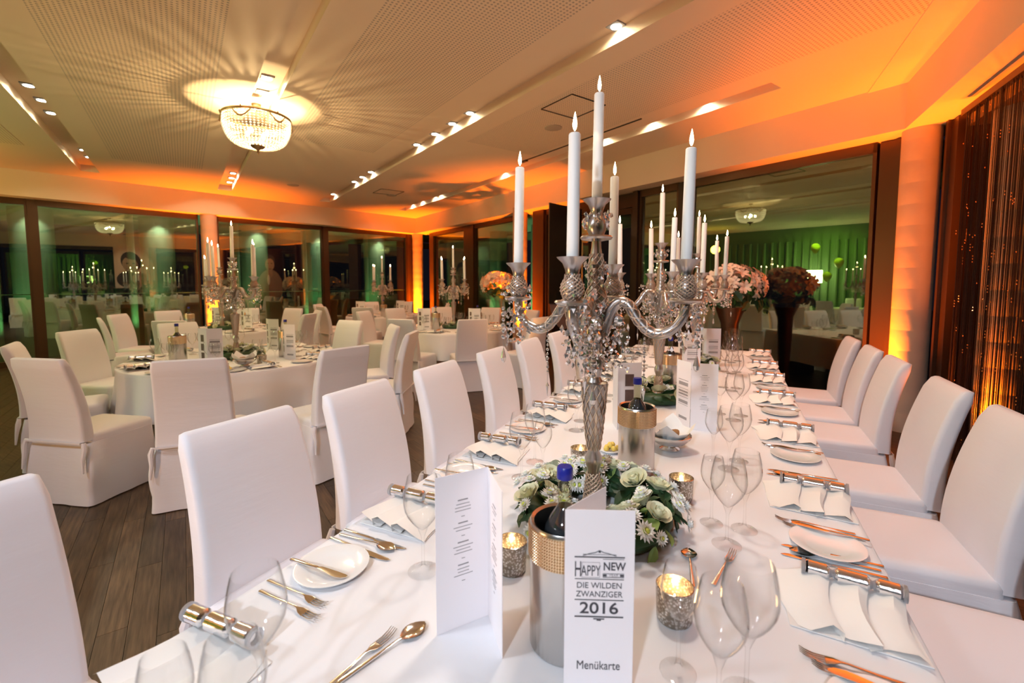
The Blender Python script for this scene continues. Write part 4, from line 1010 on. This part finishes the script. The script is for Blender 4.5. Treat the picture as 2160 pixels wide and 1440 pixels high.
# ================================================================== ROUND TABLES
def round_table(cx, cy_, R0, name, nseat, a_off, lights=2, detail=1, seed=1, skip=()):
    t = thing('round_table', 'round dining table hidden under its cloth, ' + name, 'table', (cx, cy_, 0))
    obj('tabletop', MB().lathe([(R0 - .02, .715), (R0 - .02, .742)], 36).mesh('tabletop', 'dark_wood', False), t)
    for k in range(4): a = k * PI / 2 + .4; obj('leg', MB().box((.5 * math.cos(a), .5 * math.sin(a), .357), (.045, .045, .714)).mesh('leg', 'black_metal', False), t)
    sg = 96; rr = random.Random(seed); ph = rr.uniform(0, 6)
    def ring(r, z, amp): return [((r + amp * (math.sin(j / sg * 2 * PI * 14 + ph) + .5 * math.sin(j / sg * 2 * PI * 9 + 2 * ph))) * math.cos(2 * PI * j / sg), (r + amp * (math.sin(j / sg * 2 * PI * 14 + ph) + .5 * math.sin(j / sg * 2 * PI * 9 + 2 * ph))) * math.sin(2 * PI * j / sg), z + amp * .4 * math.sin(j / sg * 2 * PI * 4)) for j in range(sg)]
    cl = MB().rings([ring(R0 + .025, .345, .035), ring(R0 + .015, .45, .026), ring(R0 + .006, .60, .014), ring(R0, .71, .004), ring(R0, .742, 0), ring(R0 - .008, .749, 0), ring(R0 - .03, .75, 0)], False, True)
    tag(obj('tablecloth', cl.mesh('tablecloth', 'table_cloth', ang=60), None, (cx, cy_, 0)), 'white draped cloth over the round table, ' + name, 'tablecloth')
    short = {TN[0]: 'front left round table', TN[1]: 'middle round table', TN[2]: 'corner round table', TN[3]: 'left window round table'}[name]
    DW = ['right', 'rear right', 'rear', 'rear left', 'left', 'front left', 'front', 'front right']; used = {}
    for i in range(nseat):
        if i in skip: continue
        th = a_off + 2 * PI * i / nseat; d = Vector((math.cos(th), math.sin(th))); s_ = Vector((-d.y, d.x)); rz = th + PI / 2
        view = (th - YAW) % (2 * PI); dw = DW[int(round(view / (PI / 4))) % 8]; used[dw] = used.get(dw, 0) + 1
        if used[dw] == 2: dw = 'second ' + dw
        pw = ' at the %s place of the %s' % (dw, short)
        def at(r, l): p = Vector((cx, cy_)) + d * r + s_ * l; return (p.x, p.y, TZ)
        put('napkin%d' % (i % 3), 'folded white napkin' + pw, 'napkin', at(R0 - .03, 0), rz, 'napkins on the table ' + name, 'napkin')
        p = at(R0 - .03, .06); put('party_cracker', 'silver party cracker' + pw, 'party cracker', (p[0], p[1], TZ + .019), rz + .1, 'crackers on the table ' + name)
        put('bread_plate', 'white bread plate' + pw, 'plate', at(R0 - .13, -.22), 0, 'plates on the table ' + name)
        put('fork', 'fork' + pw, 'fork', at(R0 - .03, -.11), rz, 'forks on the table ' + name)
        put('table_knife', 'table knife' + pw, 'knife', at(R0 - .03, .13), rz, 'knives on the table ' + name)
        for gw, (l, r) in zip(('middle', 'outer', 'inner'), ((.10, .36), (.16, .30), (.03, .40))[:3 if detail else 2]):
            put('small_far_glass', gw + ' wine glass' + pw, 'glass', at(R0 - r, l), 0, 'wine glasses on the table ' + name, 'wine_glass')
    return t
T1, T2, T3, T0 = (-4.52, 2.92), (-4.20, 6.43), (-7.35, 8.25), (-7.46, 4.58)
TN = ['front left of the room', 'behind the long table by the windows', 'in the far corner', 'at the left windows']
def rel(c, p, lo=1.33, hi=1.75):
    d = Vector(p) - Vector(c); L_ = min(hi, max(lo, d.length)); return Vector(c) + d.normalized() * L_
def chairs_at(c, tops, name, labels, lo=1.50, hi=1.95):
    for p, lb in zip(tops, labels):
        q = rel(c, p, lo, hi); d = (Vector(c) - q).normalized(); o = q + d * .27
        chair(o.x, o.y, (d.x, d.y), lb, 'covered chairs at the round table ' + name)
chairs_at(T1, [(-5.22, 1.55), (-4.07, 1.33), (-3.16, 1.73), (-2.68, 2.56), (-2.92, 3.65), (-3.57, 4.15), (-4.52, 4.33), (-6.14, 3.24), (-6.09, 2.28)], TN[0],
          ['white covered chair at the left edge of the photo, behind its neighbour', 'white covered chair with gathered skirt, front left round table', 'white covered chair seen square from behind, front round table', 'white covered chair right of the square one, back to the camera', 'chair seen edge-on at the right of the front left round table', 'chair angled towards us at the right rear of the front round table', 'chair facing us across the front left round table, right of centre', 'chair facing us behind the coolers of the front left round table', 'tall cream chair facing us at the left of the front round table'])
chairs_at(T2, [(-4.07, 5.02), (-3.21, 5.36), (-2.50, 6.04), (-3.30, 7.6), (-5.94, 7.0), (-5.80, 6.05), (-5.35, 7.75), (-4.35, 8.0)], TN[1],
          ['grey-lit chair with its back to us, left front of the middle round table', 'pinkish chair seen square from behind at the middle round table', 'brown-lit chair at the right of the middle round table', 'chair facing us right rear of the middle round table', 'orange-lit chair at the left rear of the middle round table', 'narrow orange-lit chair at the left of the middle round table', 'chair facing us behind the middle round table, left', 'chair facing us behind the middle round table, before the bouquet'], hi=1.8)
chairs_at(T3, [(-8.9, 9.4), (-7.9, 9.8), (-7.78, 6.9), (-6.75, 7.0), (-8.75, 7.6), (-6.2, 9.2)], TN[2],
          ['orange-lit chair at the left rear of the corner table', 'chair at the far side of the corner table, nearest the corner column', 'grey chair with its back to us at the corner table, left', 'wide grey chair with its back to us at the corner table, right', 'chair at the left side of the corner table', 'chair at the right side of the corner table'], 1.42, 1.5)
chairs_at(T0, [(-7.95, 3.25), (-8.7, 3.75), (-9.0, 4.6), (-6.73, 3.55), (-7.7, 6.1), (-6.76, 5.85), (-6.2, 5.1), (-8.6, 5.8)], TN[3],
          ['grey shaded chair with its back to us by the left windows', 'narrow chair behind the grey shaded chair at the left windows', 'orange-lit chair facing us by the left window column', 'chair top seen between the two left round tables', 'cream chair facing us behind the left window table', 'chair seen from the side at the right of the left window table', 'edge-on chair at the right of the left window table', 'orange chair at the far side of the left window table'], 1.44, 1.6)
round_table(*T1, .95, TN[0], 9, .35, seed=1)
round_table(*T2, .92, TN[1], 8, .2, seed=2)
round_table(*T3, .82, TN[2], 7, .5, 1, 0, seed=3)
round_table(*T0, .84, TN[3], 7, .8, 1, 0, seed=4)
candelabrum(T1[0] - .05, T1[1] + .02, 'crystal candelabra on the front left round table', 'the front left table candelabra', .1, light=3)
candelabrum(T2[0], T2[1], 'crystal candelabra on the middle round table', 'the middle round table candelabra', -.25, light=3)
candelabrum(T3[0], T3[1], 'crystal candelabra on the round table in the far corner', 'the corner table candelabra', -.15, light=2)
candelabrum(T0[0], T0[1], 'crystal candelabra on the table at the left windows', 'the left window table candelabra', .2, light=2)
wreath(T1[0] + .02, T1[1], 'low flower wreath on the front left round table', .17, .05, 4, 40, 8, 18)
wreath(T0[0], T0[1], 'low flower wreath on the table at the left windows', .16, .05, 5, 26, 6, 12)
wreath(T2[0], T2[1], 'low flower wreath on the middle round table', .16, .05, 6, 24, 5, 8)
def card_simple(x, y, label, ang):
    s_ = Vector((x, y)); d1 = Vector((math.cos(ang), math.sin(ang))); d2 = Vector((math.cos(ang + 2.4), math.sin(ang + 2.4)))
    menu_card(label, 'm', tuple(s_), tuple(s_ + d2 * CW), tuple(s_ + d1 * CW), False, ('photo', 'cover'))
for x, y, a, lb in [(-4.22, 2.45, .75, 'pink-lit menu card left of the centre of the front left round table'), (-3.98, 3.05, .2, 'menu card with brown photo strip on the right of the front round table'), (-4.72, 3.42, .3, 'menu card behind the candelabra of the front left round table'),
                    (-4.50, 5.98, .55, 'menu card left of centre on the middle round table'), (-3.75, 6.30, .3, 'menu card right of centre on the middle round table'), (-7.5, 7.65, .5, 'menu card on the left of the corner table'), (-6.95, 8.35, .4, 'menu card on the right of the corner table'), (-7.85, 4.7, .5, 'menu card on the left of the table at the left windows'), (-7.15, 4.75, .5, 'menu card on the right of the table at the left windows')]:
    card_simple(x, y, lb, a)
for x, y, w_ in [(-4.62, 2.42, 'front left round table, left'), (-4.13, 3.18, 'front left round table, right'), (-4.35, 6.13, 'middle round table, left'), (-3.85, 6.62, 'middle round table, right'), (-7.75, 4.25, 'table at the left windows'), (-7.1, 8.0, 'corner round table')]:
    put('bottle_cooler_far', 'steel bottle cooler on the ' + w_, 'bottle cooler', (x, y, TZ), name='bottle_cooler')
    put('water_bottle', 'clear water bottle with blue cap on the ' + w_, 'bottle', (x, y, TZ))
for x, y, w_ in [(-3.95, 2.78, 'right front of the front left round table'), (-5.0, 2.9, 'left of the front left round table'), (-4.75, 5.9, 'left of the middle round table'), (-3.7, 6.1, 'front of the middle round table'), (-7.3, 4.1, 'table at the left windows'), (-7.7, 7.8, 'corner round table')]:
    put('votive', 'glowing tealight holder on the ' + w_, 'candle holder', (x, y, TZ), name='tealight_holder')
sg_ = thing('table_sign', 'small grey reserved sign on the front left round table', 'sign', (-3.98, 2.42, TZ), .5)
obj('sign_plate', MB().box((0, 0, .03), (.13, .006, .055)).box((0, .02, .002), (.13, .04, .004)).mesh('sign_plate', 'grey_sign', False), sg_)
textmesh('RESERVIERT', .018, (0, -.0036, .022), sg_, 'ink', 0, .95)
bread_bowl(-3.93, 2.60, 'footed silver bread bowl with a napkin on the front left round table')
put('butter_dish', 'small white butter dish on the front left round table', 'dish', (-3.90, 2.42, TZ)); thing('butter', 'yellow butter beside the grey sign on the front left round table', 'butter', (-3.90, 2.42, TZ + .006), me=bl)

# ------------------------------------------------------------------ tall bouquets
def bouquet(x, y, zc, rad, label, vlabel, glass, seed):
    rr = random.Random(seed)
    v = thing('tall_vase', vlabel, 'vase', (x, y, 0))
    h = zc - rad * .62
    if glass: obj('vase_body', MB().lathe([(.001, 0), (.13, 0), (.13, .015), (.045, .04), (.04, .3), (.07, h - .1), (.13, h), (.126, h), (.065, h - .1), (.036, .3), (.001, .29)], 24, cap0=False, cap1=False).mesh('vase_body', 'clear_glass'), v)
    else: obj('vase_body', MB().lathe([(.001, 0), (.12, 0), (.12, .02), (.09, .06), (.07, .3), (.10, h - .2), (.17, h), (.16, h), (.001, h - .05)], 24, cap0=False, cap1=False).mesh('vase_body', 'bronze'), v)
    t = thing('flower_bouquet', label, 'flowers', (x, y, zc))
    st = MB()
    for k in range(12): a = k * .52; st.tube([(.02 * math.cos(a), .02 * math.sin(a), -zc + h - .3 + .28), (rad * .5 * math.cos(a), rad * .5 * math.sin(a), -rad * .1)], .004, 4)
    obj('stems', st.mesh('stems', 'leaf'), t, kind='stuff')
    for i in range(110):
        d = Vector((rr.gauss(0, 1), rr.gauss(0, 1), rr.gauss(.25, .9))).normalized()
        if d.z < -.35: continue
        p = Vector((d.x * rad, d.y * rad, d.z * rad * .72)) * rr.uniform(.72, 1.0); o = obj('lily_blossom', FM['lily'], t, p); place_on(o, d, rr.uniform(0, 6)); s_ = rr.uniform(.8, 1.35); o.scale = (s_, s_, s_)
    for i in range(46):
        d = Vector((rr.gauss(0, 1), rr.gauss(0, 1), rr.uniform(-.9, .0))).normalized(); p = Vector((d.x * rad * .9, d.y * rad * .9, -rad * .3 + d.z * rad * .3)); o = obj('leaf', FM['leaf'], t, p); place_on(o, d + Vector((0, 0, .5)), rr.uniform(0, 6)); s_ = rr.uniform(1.2, 2.4); o.scale = (s_, s_, s_)
bouquet(-4.38, 8.42, 1.47, .36, 'large orange-lit lily bouquet behind the middle round table', 'tall clear glass vase behind the middle round table', True, 11)
bouquet(-.02, 6.12, 1.44, .37, 'large lily bouquet beyond the far end of the long table', 'tall bronze vase beyond the far end of the long table', False, 12)

# ------------------------------------------------------------------ things seen in the window reflections
def poster(loc, rz, w_, h, label, who):
    t = thing('portrait_poster', label, 'poster', loc, rz)
    obj('poster_board', MB().box((0, 0, h / 2), (w_, .02, h)).mesh('poster_board', 'poster_ground' if who == 'w' else 'dark_bronze', False), t)
    def ell(cx, cz, rx, rz_, y, m, name, n=24, rot=0):
        v = [(cx + rx * math.cos(2 * PI * i / n) * math.cos(rot) - rz_ * math.sin(2 * PI * i / n) * math.sin(rot), y, cz + rx * math.cos(2 * PI * i / n) * math.sin(rot) + rz_ * math.sin(2 * PI * i / n) * math.cos(rot)) for i in range(n)]
        mb = MB(); mb.rings([v, [(a, y + .003, c) for a, b, c in v]]); obj(name, mb.mesh(name, m, False), t)
    if who == 'w':
        ell(.12, h * .20, .40, .34, -.013, 'poster_dark', 'printed_dress'); ell(-.25, h * .22, .26, .28, -.014, 'poster_skin', 'printed_shoulder'); ell(.02, h * .62, .33, .42, -.015, 'poster_dark', 'printed_hair', rot=-.3)
        ell(.05, h * .54, .25, .34, -.018, 'poster_skin', 'printed_face', rot=-.3); ell(.02, h * .73, .20, .10, -.020, 'poster_dark', 'printed_fringe', rot=.2)
        for sx in (-.06, .14): ell(sx, h * .58, .055, .025, -.022, 'poster_dark', 'printed_eye')
        ell(.07, h * .42, .09, .03, -.022, 'card', 'printed_smile', rot=-.2); ell(.07, h * .40, .10, .02, -.0235, 'poster_dark', 'printed_lip', rot=-.2)
    else:
        ell(0, h * .12, .46, h * .40, -.014, 'poster_suit', 'printed_jacket'); ell(0, h * .42, .10, .16, -.015, 'poster_skin', 'printed_neck'); ell(0, h * .72, .20, .24, -.016, 'poster_dark', 'printed_hair')
        ell(0, h * .63, .165, .24, -.019, 'poster_skin', 'printed_face')
        for sx in (-.065, .065): ell(sx, h * .66, .035, .014, -.022, 'poster_dark', 'printed_eye')
        ell(0, h * .53, .05, .012, -.022, 'poster_dark', 'printed_mouth'); ell(.06, h * .28, .05, .20, -.0165, 'card', 'printed_shirt')
    return t
poster((1.56, 2.76, 1.30), -PI / 2, 1.15, 1.76, 'large portrait poster of a dark-haired smiling woman, mirrored in the left window', 'w')
poster((-2.68, 7.72, 1.15), -PI / 2 - .30, .95, 1.70, 'portrait poster of a man in a suit mirrored in the left window', 'm')
fl_ = thing('floor_lamp', 'floor lamp with a glowing square shade mirrored in the right window', 'lamp', (-8.2, -1.35, 0), .6)
obj('base', MB().lathe([(.001, 0), (.14, 0), (.14, .02), (.001, .03)], 20).mesh('base', 'black_metal'), fl_); obj('pole', MB().tube([(0, 0, .02), (0, 0, 1.5)], .012).mesh('pole', 'black_metal'), fl_)
obj('lamp_shade', MB().box((0, 0, 1.72), (.42, .42, .42)).mesh('lamp_shade', 'lampshade', False), fl_)
lamp('POINT', 'floor_lamp_light', (-8.0, -1.05, 1.75), 40, (.7, 1, .25), .15)
for i, (x, y, z) in enumerate([(-7.38, -1.10, 1.70), (-7.08, -1.22, 2.12), (-7.5, -.75, 2.6)]):
    b = thing('balloon', '%s yellow balloon of the bunch mirrored in the right window' % ['lowest', 'middle', 'highest'][i], 'balloon', (x, y, 0))
    obj('balloon_body', MB().lathe([(.001, z - .17), (.012, z - .16), (.06, z - .12), (.12, z - .03), (.135, z + .05), (.11, z + .12), (.05, z + .165), (.001, z + .175)], 20, cap0=False, cap1=False).mesh('balloon_body', 'balloon_yellow'), b)
    obj('ribbon', MB().tube([(0, 0, .02), (.03, 0, z * .5), (0, 0, z - .165)], .002, 4).mesh('ribbon', 'black_metal'), b)
# a further table behind the camera that the right window mirrors
T4 = (-6.1, -.9)
t4 = thing('round_table', 'round dining table behind the camera, mirrored in the right window', 'table', (T4[0], T4[1], 0))
obj('tabletop', MB().lathe([(.88, .715), (.88, .742)], 36).mesh('tabletop', 'dark_wood', False), t4)
cl4 = bpy.data.objects['tablecloth.001'].data
tag(obj('tablecloth', cl4, None, (T4[0], T4[1], 0), .6), 'white cloth on the table mirrored in the right window', 'tablecloth')
candelabrum(T4[0], T4[1], 'crystal candelabra mirrored faintly in the right window', 'the mirrored table candelabra', .4, light=1)
for k in range(7):
    a = k * 2 * PI / 7 + .3; q = Vector(T4) + Vector((math.cos(a), math.sin(a))) * 1.36
    chair(q.x, q.y, (-math.cos(a), -math.sin(a)), '%s chair around the table mirrored in the right window, counted from the camera side' % ORD[[6, 5, 4, 3, 0, 1, 2][k]], 'covered chairs at the mirrored table')

for lb, os_ in LABELS.items():
    if len(os_) == 1 and 'group' in os_[0] and False: del os_[0]['group']
